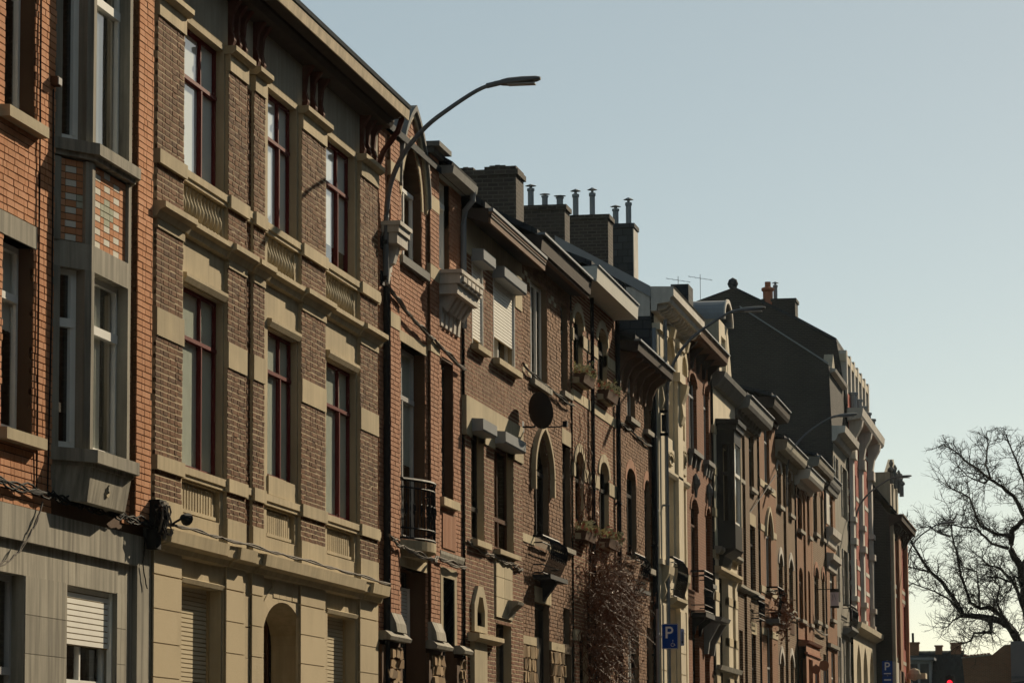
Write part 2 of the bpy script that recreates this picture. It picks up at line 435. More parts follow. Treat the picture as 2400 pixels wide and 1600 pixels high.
def brickwork(root, parent, bricks, mat, x=0, depth=.012, proud=.004, rough=0.0, singles=0):
    """bricks standing proud of the mortar; the nearest ones in view as pieces, the rest as one mesh"""
    bricks = sorted(bricks, key=lambda q: q[0]); done = 0; mb = MB()
    for (p, q, za, zb) in bricks:
        f = x+depth+random.uniform(-proud, proud)
        if done < singles and in_frame(x, (p+q)/2, (za+zb)/2, -4) and (q-p) > .07:
            piece(root, 'brick', mat, x-.03, f, p, q, za, zb, parent); done += 1; continue
        j = lambda: random.uniform(-rough, rough)
        P = [(f+j(), p+j(), za+j()), (f+j(), q+j(), za+j()), (f+j(), q+j(), zb+j()), (f+j(), p+j(), zb+j())]
        i = len(mb.v); mb.v += P+[(x-.005, p, za), (x-.005, q, za), (x-.005, q, zb), (x-.005, p, zb)]
        mb.f += [(i, i+1, i+2, i+3), (i, i+4, i+5, i+1), (i+1, i+5, i+6, i+2), (i+2, i+6, i+7, i+3), (i+3, i+7, i+4, i)]
    if mb.f: part(root, 'bricks', mb, mat, parent, stuff=True)

# ---------------------------------------------------------------- house parts
def window(h, o, depth=.14, frame='white_frame', mull=1, transom=.72, bw=.06, curtain=None, cfrac=1.0, x=0, name='window', mpos=None, glass='glass'):
    y0, y1, z0, z1 = o.y0, o.y1, o.z0, o.z1; xa = x-depth-.05; xb = x-depth
    mb = MB()
    mb.box(xa, xb, y0, y0+bw, z0, z1).box(xa, xb, y1-bw, y1, z0, z1).box(xa, xb, y0+bw, y1-bw, z0, z0+bw*1.3).box(xa, xb, y0+bw, y1-bw, z1-bw, z1)
    iy0, iy1, iz0, iz1 = y0+bw, y1-bw, z0+bw*1.3, z1-bw
    zt = None
    if transom and transom < 1:
        zt = z0+(z1-z0)*transom; mb.box(xa, xb+.02, iy0, iy1, zt-bw*.6, zt+bw*.6)
    cols = [iy0+(iy1-iy0)*k/(mull+1) for k in range(mull+2)]
    if mpos: cols[1] = iy0+(iy1-iy0)*mpos
    for yy in cols[1:-1]:
        top = zt-bw*.6 if zt else iz1
        mb.box(xa, xb+.015, yy-bw*.55, yy+bw*.55, iz0, top)
        if zt: mb.box(xa, xb, yy-bw*.4, yy+bw*.4, zt+bw*.6, iz1)
    fr = part(h, name, mb, frame)
    zr = [(iz0, zt-bw*.6), (zt+bw*.6, iz1)] if zt else [(iz0, iz1)]
    for ya, yb in zip(cols, cols[1:]):
        for za, zb in zr:
            q = MB(); q.quad((xa+.02, ya, za), (xa+.02, yb, za), (xa+.02, yb, zb), (xa+.02, ya, zb)); part(h, 'pane', q, glass, fr)
    if curtain:
        q = MB(); n = 14; zc = z1-(z1-z0)*cfrac; fold = .0 if 'blind' in curtain else .025
        for k in range(n):
            ya, yb = y0+(y1-y0)*k/n, y0+(y1-y0)*(k+1)/n; xk = xa+.005-fold*(k % 2); xk2 = xa+.005-fold*((k+1) % 2)
            q.quad((xk, ya, zc), (xk2, yb, zc), (xk2, yb, z1), (xk, ya, z1))
        part(h, 'curtain', q, curtain, fr)
    return fr
def door(h, o, depth=.2, mat='brown_frame', x=0):
    y0, y1, z0, z1 = o.y0, o.y1, o.z0, o.z1; xb = x-depth; mb = MB(); ym = (y0+y1)/2
    mb.box(xb-.06, xb, y0, y0+.08, z0, z1).box(xb-.06, xb, y1-.08, y1, z0, z1).box(xb-.06, xb, y0+.08, y1-.08, z1-.08, z1)
    d = part(h, 'door', mb, mat)
    lf = MB().box(xb-.07, xb-.02, y0+.08, y1-.08, z0, z1-.6)
    for k in range(3):
        zz = z0+.15+k*(z1-z0-.8)/3; lf.box(xb-.02, xb, y0+.2, ym-.06, zz, zz+(z1-z0-.8)/3-.12); lf.box(xb-.02, xb, ym+.06, y1-.2, zz, zz+(z1-z0-.8)/3-.12)
    part(h, 'door_leaf', lf, mat, d)
    q = MB(); q.quad((xb-.04, y0+.08, z1-.6), (xb-.04, y1-.08, z1-.6), (xb-.04, y1-.08, z1-.08), (xb-.04, y0+.08, z1-.08)); part(h, 'pane', q, 'glass', d)
    part(h, 'handle', MB().tube([(xb+.03, ym, z0+1.0), (xb+.03, ym, z0+1.15)], .015), 'zinc', d)
    return d
def shutter(h, o, z_low, depth=.1, mat='shutter_white', slat=.055, x=0, frame='white_frame'):
    xb = x-depth; z = o.z1; z_end = o.z1-int((o.z1-z_low)/slat)*slat
    s = part(h, 'roller_shutter', MB().box(xb-.03, xb-.012, o.y0+.036, o.y1-.036, z_end, o.z1), 'tan_frame')
    for ya, yb in ((o.y0, o.y0+.035), (o.y1-.035, o.y1)): part(h, 'guide_rail', MB().box(xb-.02, xb+.03, ya, yb, o.z0, o.z1), frame, s)
    while z-slat > z_low:
        piece(h, 'slat', mat, xb-.02, xb, o.y0+.036, o.y1-.036, z-slat+.012, z, s); z -= slat
    return s
def slab(h, name, mat, y0, y1, z0, z1, x0, x1, parent=None):
    return part(h, name, MB().box(x0, x1, y0, y1, z0, z1), mat, parent)
def sill(h, y0, y1, z0, z1, x1=.1, mat='bluestone', x0=-.13):
    return part(h, 'sill', MB().prof([(x0, z0), (x1, z0), (x1, z1-.02), (x0, z1)], y0, y1), mat)
def band(h, mat, y0, y1, z0, z1, ops, x1):
    """a course of stone between the openings, one piece for each stretch"""
    ya = y0
    for (c0, c1) in sorted((o.y0, o.y1) for o in ops if o.z0 < (z0+z1)/2 < o.z1)+[(y1, y1)]:
        if c0-ya > .02: slab(h, 'stone_band', mat, ya, c0, z0, z1, -.1, x1)
        ya = c1
def arch_ring(h, o, wdt, mat, x0=-.02, x1=.015, name='arch', n=7, gap=.0):
    """voussoirs round an arched head, each a stone of its own"""
    cv = o.curve(24); cy = (o.y0+o.y1)/2; sp = o.z1-o.rise; k = max(1, len(cv)//n); g = part(h, name, MB().box(x0-.01, x0, cy-.02, cy+.02, o.z1+.01, o.z1+wdt*.5), mat)
    def outp(p):
        d = Vector((p[0]-cy, (p[1]-sp)*1.0+ .08)); d.normalize(); return (p[0]+d.x*wdt, p[1]+d.y*wdt)
    for i in range(0, len(cv)-1, k):
        seg = cv[i:i+k+1]
        pts = seg+[outp(p) for p in reversed(seg)]
        part(h, 'voussoir', MB().slab(pts, x0, x1+random.uniform(-.004, .004)), mat, g)
    return g
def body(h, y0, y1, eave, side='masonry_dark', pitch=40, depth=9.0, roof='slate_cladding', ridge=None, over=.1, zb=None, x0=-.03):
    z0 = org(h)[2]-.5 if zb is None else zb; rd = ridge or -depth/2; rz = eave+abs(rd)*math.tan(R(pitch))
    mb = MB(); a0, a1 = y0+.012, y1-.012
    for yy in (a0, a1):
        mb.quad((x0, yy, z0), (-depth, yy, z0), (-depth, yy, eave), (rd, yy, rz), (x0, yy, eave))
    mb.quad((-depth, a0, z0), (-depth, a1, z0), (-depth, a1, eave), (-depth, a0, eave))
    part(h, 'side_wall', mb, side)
    rf = MB().prof([(over, eave-.02), (rd, rz+.02), (-depth-.1, eave-.02), (-depth-.1, eave+.09), (rd, rz+.14), (over, eave+.09)], y0+.02, y1-.02)
    ro = part(h, 'roof', rf, roof)
    for fl in (1.8, 3.3, 5.1, 6.6, 8.3, 9.9):
        pass
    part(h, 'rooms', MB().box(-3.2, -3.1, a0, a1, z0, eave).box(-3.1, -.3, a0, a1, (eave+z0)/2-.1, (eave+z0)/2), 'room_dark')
    return ro
def iron_rail(h, y0, y1, z0, z1, x=.3, bow=.0, n=12, name='balcony_railing', belly=0.0, mat='iron_black'):
    """wrought iron railing in front of an opening, bars as pieces"""
    mb = MB()
    def fx(t): return x+bow*math.sin(math.pi*t)
    for zz, r in ((z0+.03, .018), (z1, .028), (z1-.12, .014), (z0+.18, .014)):
        mb.tube([(.0, y0, zz)]+[(fx(k/8), y0+(y1-y0)*k/8, zz) for k in range(9)]+[(.0, y1, zz)], r, 5)
    o = part(h, name, mb, mat)
    for k in range(n+1):
        t = k/n; yy = y0+(y1-y0)*t; xx = fx(t)
        b = MB().tube([(xx+belly*math.sin(math.pi*(1-q/6)**.6), yy+ .012*math.sin(q*2.1), z0+.03+(z1-z0-.03)*q/6) for q in range(7)], .009, 4)
        part(h, 'bar', b, mat, o)
    for k in range(n//2):
        yc = y0+(y1-y0)*(k+.5)/(n//2); r = (y1-y0)/n*.8; xc = fx((k+.5)/(n//2))
        b = MB().tube([(xc+belly*.9, yc+r*(1-.07*q)*math.cos(q*.7), (z0+z1)/2+r*1.6*(1-.07*q)*math.sin(q*.7)) for q in range(13)], .011, 4)
        part(h, 'scroll', b, mat, o)
    return o
def flue(h, parent, x, y, z, hgt, r=.09, cap=True, mat='zinc'):
    mb = MB().lathe(x, y, [(r, z), (r, z+hgt*.72), (r*1.25, z+hgt*.74), (r*1.25, z+hgt*.84), (r*.8, z+hgt*.86)], 10)
    f = part(h, 'flue', mb, mat, parent)
    if cap:
        part(h, 'cowl', MB().lathe(x, y, [(r*.5, z+hgt*.85), (r*.5, z+hgt*.95), (r*1.9, z+hgt*.95), (r*.3, z+hgt*1.03)], 10), mat, parent)
    return f
def chimney(h, x0, x1, y0, y1, z0, z1, mat='masonry_dark', flues=(), name='chimney'):
    mb = MB().box(x0, x1, y0, y1, z0, z1-.12).box(x0-.05, x1+.05, y0-.05, y1+.05, z1-.12, z1)
    ch = part(h, name, mb, mat)
    for (fx, hh, r) in flues: flue(h, ch, x0+(x1-x0)*fx, (y0+y1)/2, z1, hh, r)
    return ch
def downpipe(h, y, z0, z1, x=.09, r=.05, mat='zinc'):
    p = part(h, 'downpipe', MB().tube([(x, y, z0), (x, y, z1)], r, 8), mat)
    for k in range(4):
        zz = z0+(z1-z0)*(k+.5)/4; part(h, 'pipe_clip', MB().box(0, x+r+.01, y-r-.01, y+r+.01, zz-.02, zz+.02), mat, p)
    return p
# ================================================================ the setting
def strip(x0, x1, z, ys=(-40, 25, 420)):
    mb = MB()
    for ya, yb in zip(ys, ys[1:]):
        mb.quad((x0, ya, gz(ya)+z), (x1, ya, gz(ya)+z), (x1, yb, gz(yb)+z), (x0, yb, gz(yb)+z))
    return mb
g_ = MB()
for ya, yb in ((-900, -40), (-40, 25), (25, 420), (420, 2600)):
    za, zb = (gz(min(max(v, -40), 420))-.16 for v in (ya, yb))
    g_.quad((-1500, ya, za), (1500, ya, za), (1500, yb, zb), (-1500, yb, zb))
struct('ground', g_, 'grass_verge')
struct('road', strip(2.6, 9.4, -.12), 'asphalt')
for nm, x0, x1 in (('pavement', -.6, 2.45), ('pavement', 9.55, 14.5)):
    struct(nm, strip(x0, x1, 0), 'paving')
for x0, x1 in ((2.45, 2.6), (9.4, 9.55)):
    mb = MB()
    for ya, yb in ((-40, 25), (25, 420)):
        i = len(mb.v)
        for yy in (ya, yb):
            for (xx, zz) in ((x0, -.14), (x0, .006), (x1, .006), (x1, -.14)): mb.v.append((xx, yy, gz(yy)+zz))
        mb.f += [(i, i+1, i+5, i+4), (i+1, i+2, i+6, i+5), (i+2, i+3, i+7, i+6)]
    struct('kerb', mb, 'kerb')
mb = MB(); yy = 0
while yy < 300:
    mb.quad((5.95, yy, gz(yy)-.112), (6.07, yy, gz(yy)-.112), (6.07, yy+2.5, gz(yy+2.5)-.112), (5.95, yy+2.5, gz(yy+2.5)-.112)); yy += 7.5
struct('road_marking', mb, 'line_white')

# ================================================================ HOUSE 1: orange brick, concrete oriel
class Face:
    """one upright face of a bay; t runs along it, d outwards"""
    def __init__(s, A, B):
        s.A = Vector(A); s.B = Vector(B); s.L = (s.B-s.A).length; s.u = (s.B-s.A)/s.L; s.n = Vector((s.u.y, -s.u.x))
    def p(s, t, d): q = s.A+s.u*t+s.n*d; return (q.x, q.y)
    def box(s, mb, t0, t1, z0, z1, d0, d1): mb.plan([s.p(t0, d0), s.p(t1, d0), s.p(t1, d1), s.p(t0, d1)], z0, z1); return mb
    def window(s, h, t0, t1, z0, z1, frame, transom=.68, mull=0, d=-.1, curtain=None):
        bw = .055; mb = MB()
        s.box(mb, t0, t0+bw, z0, z1, d-.05, d); s.box(mb, t1-bw, t1, z0, z1, d-.05, d)
        s.box(mb, t0+bw, t1-bw, z0, z0+.08, d-.05, d); s.box(mb, t0+bw, t1-bw, z1-bw, z1, d-.05, d)
        zt = z0+(z1-z0)*transom; s.box(mb, t0+bw, t1-bw, zt-.045, zt+.045, d-.05, d+.025)
        for (za, zb) in ((z0+.08, zt-.045), (zt+.045, z1-bw)):
            i2 = .035
            s.box(mb, t0+bw, t0+bw+i2, za, zb, d-.03, d+.012); s.box(mb, t1-bw-i2, t1-bw, za, zb, d-.03, d+.012)
        tc = [t0+bw]+[t0+(t1-t0)*(k+1)/(mull+1) for k in range(mull)]+[t1-bw]
        for tt in tc[1:-1]: s.box(mb, tt-.035, tt+.035, z0+.08, zt-.045, d-.05, d+.015)
        f = part(h, 'window', mb, frame)
        for (za, zb) in ((z0+.08, zt-.045), (zt+.045, z1-bw)):
            q = MB(); a0 = s.p(t0+bw, d-.03); b0 = s.p(t1-bw, d-.03)
            q.quad((*a0, za), (*b0, za), (*b0, zb), (*a0, zb)); part(h, 'pane', q, 'glass', f)
        if curtain:
            q = MB(); n = 10
            for k in range(n):
                ta, tb = t0+(t1-t0)*.62*k/n, t0+(t1-t0)*.62*(k+1)/n
                a0 = s.p(ta, d-.045-.02*(k % 2)); b0 = s.p(tb, d-.045-.02*((k+1) % 2)); q.quad((*a0, z0), (*b0, z0), (*b0, z1), (*a0, z1))
            part(h, 'curtain', q, curtain, f)
        return f

h = thing('brick_house', 'orange brick house with weathered concrete bay window and glazed brick panel, nearest the camera', 'house', 0, 30.9)
Y1 = 36.74
up = Op(31.52, 32.46, 8.13, 10.4); lo = Op(31.55, 32.50, 5.03, 6.89)
up0 = Op(28.6, 30.2, 8.13, 10.4); lo0 = Op(28.6, 30.2, 5.03, 6.89)
bayop = Op(33.16, 35.62, 4.5, 11.6)
wl = part(h, 'brick_wall', wall_mb(27, Y1, 4.31, 11.5, [up, lo, up0, lo0, bayop], 0, .17), 'mortar_dark')
brickwork(h, wl, lay(31.0, 33.15, 4.31, 11.4, [up, lo, Op(31.3, 32.6, 6.89, 7.11)], .2, .058, .012)+lay(35.63, 35.92, 4.4, 11.4, [], .2, .058, .012), 'brick_orange', 0, .012, .003, singles=210)
brickwork(h, wl, lay(27, 31.0, 4.31, 11.4, [up0, lo0], .2, .058, .012), 'brick_orange', 0, .012, .003)
pi = slab(h, 'pilaster', 'mortar_dark', 35.92, 36.5, 4.42, 11.5, -.02, .07)
brickwork(h, pi, lay(35.92, 36.5, 4.42, 11.4, [], .2, .058, .012), 'brick_orange', .07, .012, .003, singles=80)
part(h, 'lintel', MB().box(-.16, .02, 31.2, 32.58, 6.89, 7.11), 'concrete')
sill(h, 31.36, 32.6, 8.01, 8.14, .12, 'sandstone_pale'); sill(h, 31.4, 32.66, 4.90, 5.03, .12, 'sandstone_pale')
for o in (up, lo): window(h, o, .15, 'white_frame', 0, .72 if o is lo else .8, curtain='curtain', cfrac=.45)
for o in (up0, lo0): window(h, o, .15, 'white_frame', 1, .72)
# concrete oriel
pts = [(0.0, 33.16), (.25, 33.66), (.25, 35.08), (0.0, 35.6)]
faces = [Face(pts[0], pts[1]), Face(pts[1], pts[2]), Face(pts[2], pts[3])]
def grow(e): return [(-.02, pts[0][1]-e), (.25+e, pts[1][1]-e*.5), (.25+e, pts[2][1]+e*.5), (-.02, pts[3][1]+e)]
bay = part(h, 'bay', MB().plan([(-.3, 33.2), (.12, 33.7), (.12, 35.05), (-.3, 35.55)], 7.1, 7.98), 'concrete')
part(h, 'spandrel', MB().plan(grow(0), 6.83, 7.10), 'concrete', bay); part(h, 'head', MB().plan(grow(0), 10.2, 11.5), 'concrete', bay)
for f in faces:
    for t0 in (0, f.L-.10):
        mbp = MB(); f.box(mbp, t0, t0+.10, 4.98, 6.83, -.2, 0); f.box(mbp, t0, t0+.10, 8.13, 10.2, -.2, 0); f.box(mbp, t0, t0+.10, 7.10, 7.95, -.1, 0)
        part(h, 'mullion', mbp, 'concrete', bay)
part(h, 'ledge', MB().plan(grow(.04), 7.97, 8.02).plan(grow(.09), 8.02, 8.14), 'concrete', bay)
part(h, 'ledge', MB().plan(grow(.04), 4.82, 4.86).plan(grow(.10), 4.86, 4.99), 'concrete', bay)
cb = MB(); i = 0
g1 = grow(.02); g2 = [(-.02, 33.26), (.215, 33.69), (.215, 35.06), (-.02, 35.54)]
cb.v += [(x, y, 4.82) for x, y in g1]+[(x, y, 4.47) for x, y in g2]
cb.f += [(k, (k+1) % 4, 4+(k+1) % 4, 4+k) for k in range(4)]+[(3, 2, 1, 0), (4, 5, 6, 7)]
part(h, 'corbel', cb, 'concrete', bay)
part(h, 'plaque', MB().slab([(34.33+.085*math.cos(t*math.pi/8), 4.65+.085*math.sin(t*math.pi/8)) for t in range(16)], .2, .245), 'sandstone_pale', bay)
part(h, 'plaque_rosette', MB().slab([(34.33+(.045 if t % 2 else .025)*math.cos(t*math.pi/6), 4.65+(.045 if t % 2 else .025)*math.sin(t*math.pi/6)) for t in range(12)], .245, .262), 'concrete', bay)
for f in faces:
    if f is faces[2]: continue
    wn = f.window(h, .10, f.L-.10, 4.99, 6.83, 'white_frame', .7, 0, -.12, 'curtain' if f is faces[1] else None)
    f.window(h, .10, f.L-.10, 8.14, 10.2, 'white_frame', .78, 0, -.12, 'curtain' if f is faces[1] else None)
    n = 12; ch = (7.95-7.11)/n
    for r in range(n):                                     # glazed brick panel
        t = .10; k = 0
        cells = [(.10, .185), (.185, .40), (.40, .53), (.53, .74), (.74, .87), (.87, 1.08), (1.08, f.L-.10)] if f.L > 1 else [(.10, .2), (.2, .36), (.36, f.L-.10)]
        for ci, (ta, tb) in enumerate(cells):
            if tb-ta < .02: continue
            wcol = ci in (1, 3, 5) and (r + (ci == 3)) % 2 == 0
            mt = 'glazed_white' if wcol else 'brick_orange'
            if ci in (2, 3, 4) and r in (5, 6) or ci == 3 and r in (4, 7): mt = 'glazed_green'
            a0, b0, c0, d0 = f.p(ta+.005, -.1), f.p(tb-.005, -.1), f.p(tb-.005, -.035), f.p(ta+.005, -.035)
            part(h, 'glazed_brick' if mt != 'brick_orange' else 'brick', MB().plan([a0, b0, c0, d0], 7.11+r*ch+.005, 7.11+(r+1)*ch-.005), mt, bay)
    bk = MB(); f.box(bk, .1, f.L-.1, 7.1, 7.95, -.12, -.045); part(h, 'panel_back', bk, 'mortar_tan', bay)
# concrete ground floor with a sunk panel
w1 = Op(29.6, 32.48, 1.2, 3.66); w2 = Op(33.87, 35.62, 1.2, 3.65)
part(h, 'stone_band', MB().box(-.2, .02, 27, 36.74, 3.98, 4.31), 'concrete')
part(h, 'stone_strip', MB().box(-.2, .02, 36.22, 36.74, -.5, 3.98), 'concrete')
part(h, 'ground_floor_wall', wall_mb(27, 36.22, -.5, 3.98, [w1, w2], -.04, .16), 'concrete')
for ya, yb in ((32.5, 33.86), (35.64, 36.0)):
    za = 3.66
    for k in range(6):
        part(h, 'stone_block', MB().box(-.05, -.033, ya, yb-.004, za-.38*(k+1)+.006, za-.38*k), 'concrete')
window(h, w1, .13, 'grey_frame', 1, .62, x=-.04)
window(h, w2, .13, 'white_frame', 1, .6, x=-.04); shutter(h, w2, 3.03, .07, 'shutter_white', .06, x=-.04)
body(h, 27, Y1, 11.5, 'masonry_dark')

# ================================================================ HOUSE 2: sandstone and brown brick
h = thing('stone_and_brick_house', 'wide three bay house of sandstone and rough brown brick with deep overhanging eaves', 'house', 0, 36.78)
Y0, Y2 = 36.76, 48.66
A2, B2, C2 = Op(38.03, 39.86, 8.67, 10.43), Op(42.05, 43.62, 8.67, 10.43), Op(45.33, 47.13, 8.67, 10.43)
A1, B1, C1 = Op(38.03, 39.86, 5.24, 7.35), Op(42.08, 43.66, 5.48, 7.35), Op(45.35, 47.18, 5.24, 7.35)
bal = [Op(38.02, 39.80, 8.08, 8.58), Op(42.05, 43.50, 8.08, 8.58), Op(45.33, 47.08, 8.08, 8.58)]
flu = [Op(38.05, 39.76, 4.70, 5.07), Op(42.05, 43.55, 4.70, 5.07), Op(45.4, 47.1, 4.70, 5.07)]
dr = Op(41.82, 44.02, -.5, 3.92, 'round', .5); gA = Op(38.03, 39.84, 1.2, 3.90); gC = Op(45.37, 47.16, 1.2, 3.90)
part(h, 'stone_wall', wall_mb(Y0, Y2, 4.2, 11.25, [A2, B2, C2, A1, B1, C1]+bal+flu, 0, .13), 'sandstone')
part(h, 'ground_floor_wall', wall_mb(Y0, Y2, -.5, 4.2, [gA, gC, dr], 0, .2), 'sandstone')
part(h, 'panel_back', MB().box(-.2, -.11, Y0+.1, Y2-.1, 8.05, 8.6).box(-.2, -.07, Y0+.1, Y2-.1, 4.6, 5.08), 'sandstone')
part(h, 'frieze', MB().box(-.02, .004, Y0+.02, Y2-.02, 10.52, 11.2), 'grey_render')
piers = [(36.78, 37.90), (39.92, 40.80), (41.16, 41.72), (43.72, 45.10), (47.28, 48.44)]
rows_brick = [(4.77, 5.09), (5.24, 6.58), (6.89, 7.79), (8.06, 8.52), (8.67, 10.2)]
for i, (pa, pb) in enumerate(piers):
    pr = slab(h, 'pier', 'mortar_light', pa, pb, 4.44, 10.2, -.02, .045)
    bl = []
    for za, zb in rows_brick: bl += lay(pa, pb, za, zb, [], .18, .050, .018)
    brickwork(h, pr, bl, 'brick_brown', .045, .0045, .002, .003, singles=300 if i < 1 else 0)
    for za, zb, xo in ((4.44, 4.77, .06), (6.58, 6.89, .064), (7.79, 7.91, .064)):
        slab(h, 'stone_block', 'sandstone', pa-.01, pb+.01, za, zb, -.01, xo, pr)
    slab(h, 'capital', 'sandstone', pa-.01, pb+.01, 10.2, 10.40, -.01, .07, pr)
    part(h, 'capital_ledge', MB().prof([(-.01, 10.40), (.10, 10.40), (.15, 10.44), (.15, 10.50), (-.01, 10.50)], pa-.05, pb+.05), 'sandstone', pr)
    slab(h, 'band_block', 'sandstone', pa-.02, pb+.02, 5.085, 5.245, -.01, .082, pr)
    slab(h, 'band_block', 'sandstone', pa-.02, pb+.02, 8.515, 8.675, -.01, .09, pr)
    gp = slab(h, 'ground_pier', 'ashlar', pa-.01, pb+.01, -.5, 4.2, -.02, .03)
    za = 3.93; slab(h, 'stone_block', 'ashlar', pa-.01, pb+.01, 3.94, 4.2, .02, .05, gp)
    while za > 0: slab(h, 'stone_block', 'ashlar', pa-.01, pb+.01, za-.37, za-.006, .02, .05, gp); za -= .376
gr = slab(h, 'recessed_brickwork', 'mortar_tan', 40.79, 41.17, 4.44, 10.2, -.02, .003)
brickwork(h, gr, [q for za, zb in rows_brick for q in lay(40.79, 41.17, za, zb, [], .18, .05, .018)], 'brick_brown', .003, .006, .003, .003)
for (za, zb, xo) in ((5.09, 5.24, .055), (8.52, 8.67, .06)):
    part(h, 'sill_band', MB().prof([(-.13, za), (xo-.02, za), (xo-.02, za+.04), (xo, za+.05), (xo, zb-.015), (-.13, zb)], Y0+.02, Y2-.02), 'sandstone')
part(h, 'cornice', MB().prof([(-.02, 7.88), (.06, 7.90), (.08, 7.97), (.14, 8.0), (.14, 8.055), (-.02, 8.08)], Y0+.01, Y2-.01), 'sandstone')
for (pa, pb) in piers:
    part(h, 'cornice_block', MB().prof([(-.02, 7.875), (.08, 7.895), (.115, 7.965), (.185, 7.995), (.185, 8.06), (-.02, 8.085)], pa-.12, pb+.12), 'sandstone')
part(h, 'cornice', MB().prof([(-.02, 4.18), (.06, 4.2), (.08, 4.27), (.16, 4.29), (.18, 4.42), (-.02, 4.46)], Y0+.01, Y2-.01), 'sandstone')
for (pa, pb) in ((36.9, 39.4), (39.95, 40.75), (41.2, 46.9), (47.4, 48.5)):
    part(h, 'cornice_block', MB().prof([(-.02, 4.175), (.08, 4.2), (.11, 4.26), (.205, 4.285), (.225, 4.425), (-.02, 4.465)], pa, pb), 'sandstone')
for o in (A1, B1, C1):
    part(h, 'hood_mould', MB().prof([(-.01, 7.36), (.03, 7.36), (.06, 7.42), (.06, 7.46), (-.01, 7.47)], o.y0-.02, o.y1+.04), 'sandstone')
for o in (gA, gC):
    part(h, 'hood_mould', MB().prof([(-.01, 3.91), (.02, 3.91), (.04, 3.96), (-.01, 3.98)], o.y0-.02, o.y1+.05), 'sandstone')
part(h, 'apron', MB().box(-.13, .02, 42.08, 43.0, 5.24, 5.48), 'sandstone')
prof_b = [(.03, 0), (.045, .02), (.045, .05), (.028, .07), (.06, .15), (.066, .21), (.035, .30), (.025, .36), (.045, .40), (.045, .43), (.03, .44), (.05, .47), (.05, .5)]
BAL = MB().lathe(0, 0, prof_b, 9).mesh('baluster', (0, 0, 0)); BAL.materials.append(MATS['sandstone_pale'])
for o in bal:
    rl = slab(h, 'balustrade', 'sandstone', o.y0, o.y1, 8.085, 8.105, -.1, .02)
    n = 11 if o.y1-o.y0 > 1.6 else 9
    for k in range(n):
        ob = link('baluster', BAL, None, rl, (-.045, o.y0+(o.y1-o.y0)*(k+.5)/n-36.78, 8.095-org(h)[2])); smooth(ob) if k == 0 else None
        ob.scale = (1, 1.05, .95)
for o in flu:
    fp = slab(h, 'fluted_panel', 'sandstone', o.y0+.1, o.y1-.1, 4.72, 4.76, -.075, -.02)
    n = 12
    for k in range(n):
        ya = o.y0+.12+(o.y1-o.y0-.24)*k/n; piece(h, 'rib', 'sandstone', -.075, -.035, ya, ya+.075, 4.76, 5.04, fp)
window(h, A2, .10, 'red_frame', 1, .66, .038, 'blind_pale', .95, mpos=.62); window(h, B2, .10, 'red_frame', 1, .66, .038, 'blind_pale', .95, mpos=.62)
window(h, C2, .10, 'red_frame', 1, .66, .038, 'blind_pale', .8, mpos=.62)
for o in (A1, B1, C1): window(h, o, .085, 'red_frame', 1, .72, .038, 'blind_grey', 1, mpos=.62)
for o in (gA, gC):
    window(h, o, .3, 'dark_frame', 1, .7); shutter(h, o, 1.25, .17, 'shutter_tan', .052, frame='tan_frame')
door(h, Op(41.82, 44.02, .25, 3.92), .45, 'brown_frame')
arch_ring(h, dr, .26, 'ashlar', -.02, .012, 'door_arch', 9)
part(h, 'door_jamb', wall_mb(41.83, 44.01, -.5, 3.91, [Op(41.83, 44.01, -.5, 3.915, 'round', .5)], -.0, .42), 'sandstone')
for k, ya in enumerate((42.35, 42.68, 43.0, 43.36)):
    slab(h, 'keystone', 'ashlar', ya, ya+.31, 3.96, 4.18, .0, .022)
for ya, yb in ((40.82, 41.14), (41.74, 41.81), (44.03, 44.5), (45.12, 45.36)):
    for za in (3.9, 3.52, 3.15, 2.78, 2.4):
        slab(h, 'stone_block', 'ashlar', ya, yb, za-.365, za, -.01, .02)
# eaves
ev = part(h, 'eaves', MB().prof([(-.05, 11.22), (.44, 11.26), (.44, 11.40), (-.05, 11.46)], Y0, 48.62), 'eave_dark')
part(h, 'fascia', MB().prof([(.442, 11.235), (.47, 11.225), (.485, 11.37), (.442, 11.385)], Y0, 48.64), 'eave_peeling', ev)
part(h, 'gutter', MB().prof([(.40, 11.39), (.50, 11.39), (.52, 11.43), (.40, 11.43)], Y0, 48.65), 'zinc', ev)
part(h, 'bed_mould', MB().prof([(-.01, 11.08), (.22, 11.12), (.26, 11.2), (.26, 11.255), (-.01, 11.255)], Y0, 48.6), 'eave_dark', ev)
for (pa, pb) in piers:
    n = 3 if pb-pa > .8 else 2
    for k in range(n):
        yc = pa+(pb-pa)*(k+.5)/n
        part(h, 'bracket', MB().prof([(0, 10.5), (.05, 10.5), (.085, 10.6), (.05, 10.75), (.07, 10.95), (.16, 11.09), (0, 11.09)], yc-.05, yc+.05), 'bracket_red', ev)
part(h, 'brace', MB().tube([(.02, 48.5, 10.5), (.12, 48.5, 10.75), (.34, 48.5, 11.05), (.4, 48.5, 11.24)], .045, 6), 'bracket_red', ev)
body(h, Y0, Y2, 11.46, 'masonry_dark', over=.3)
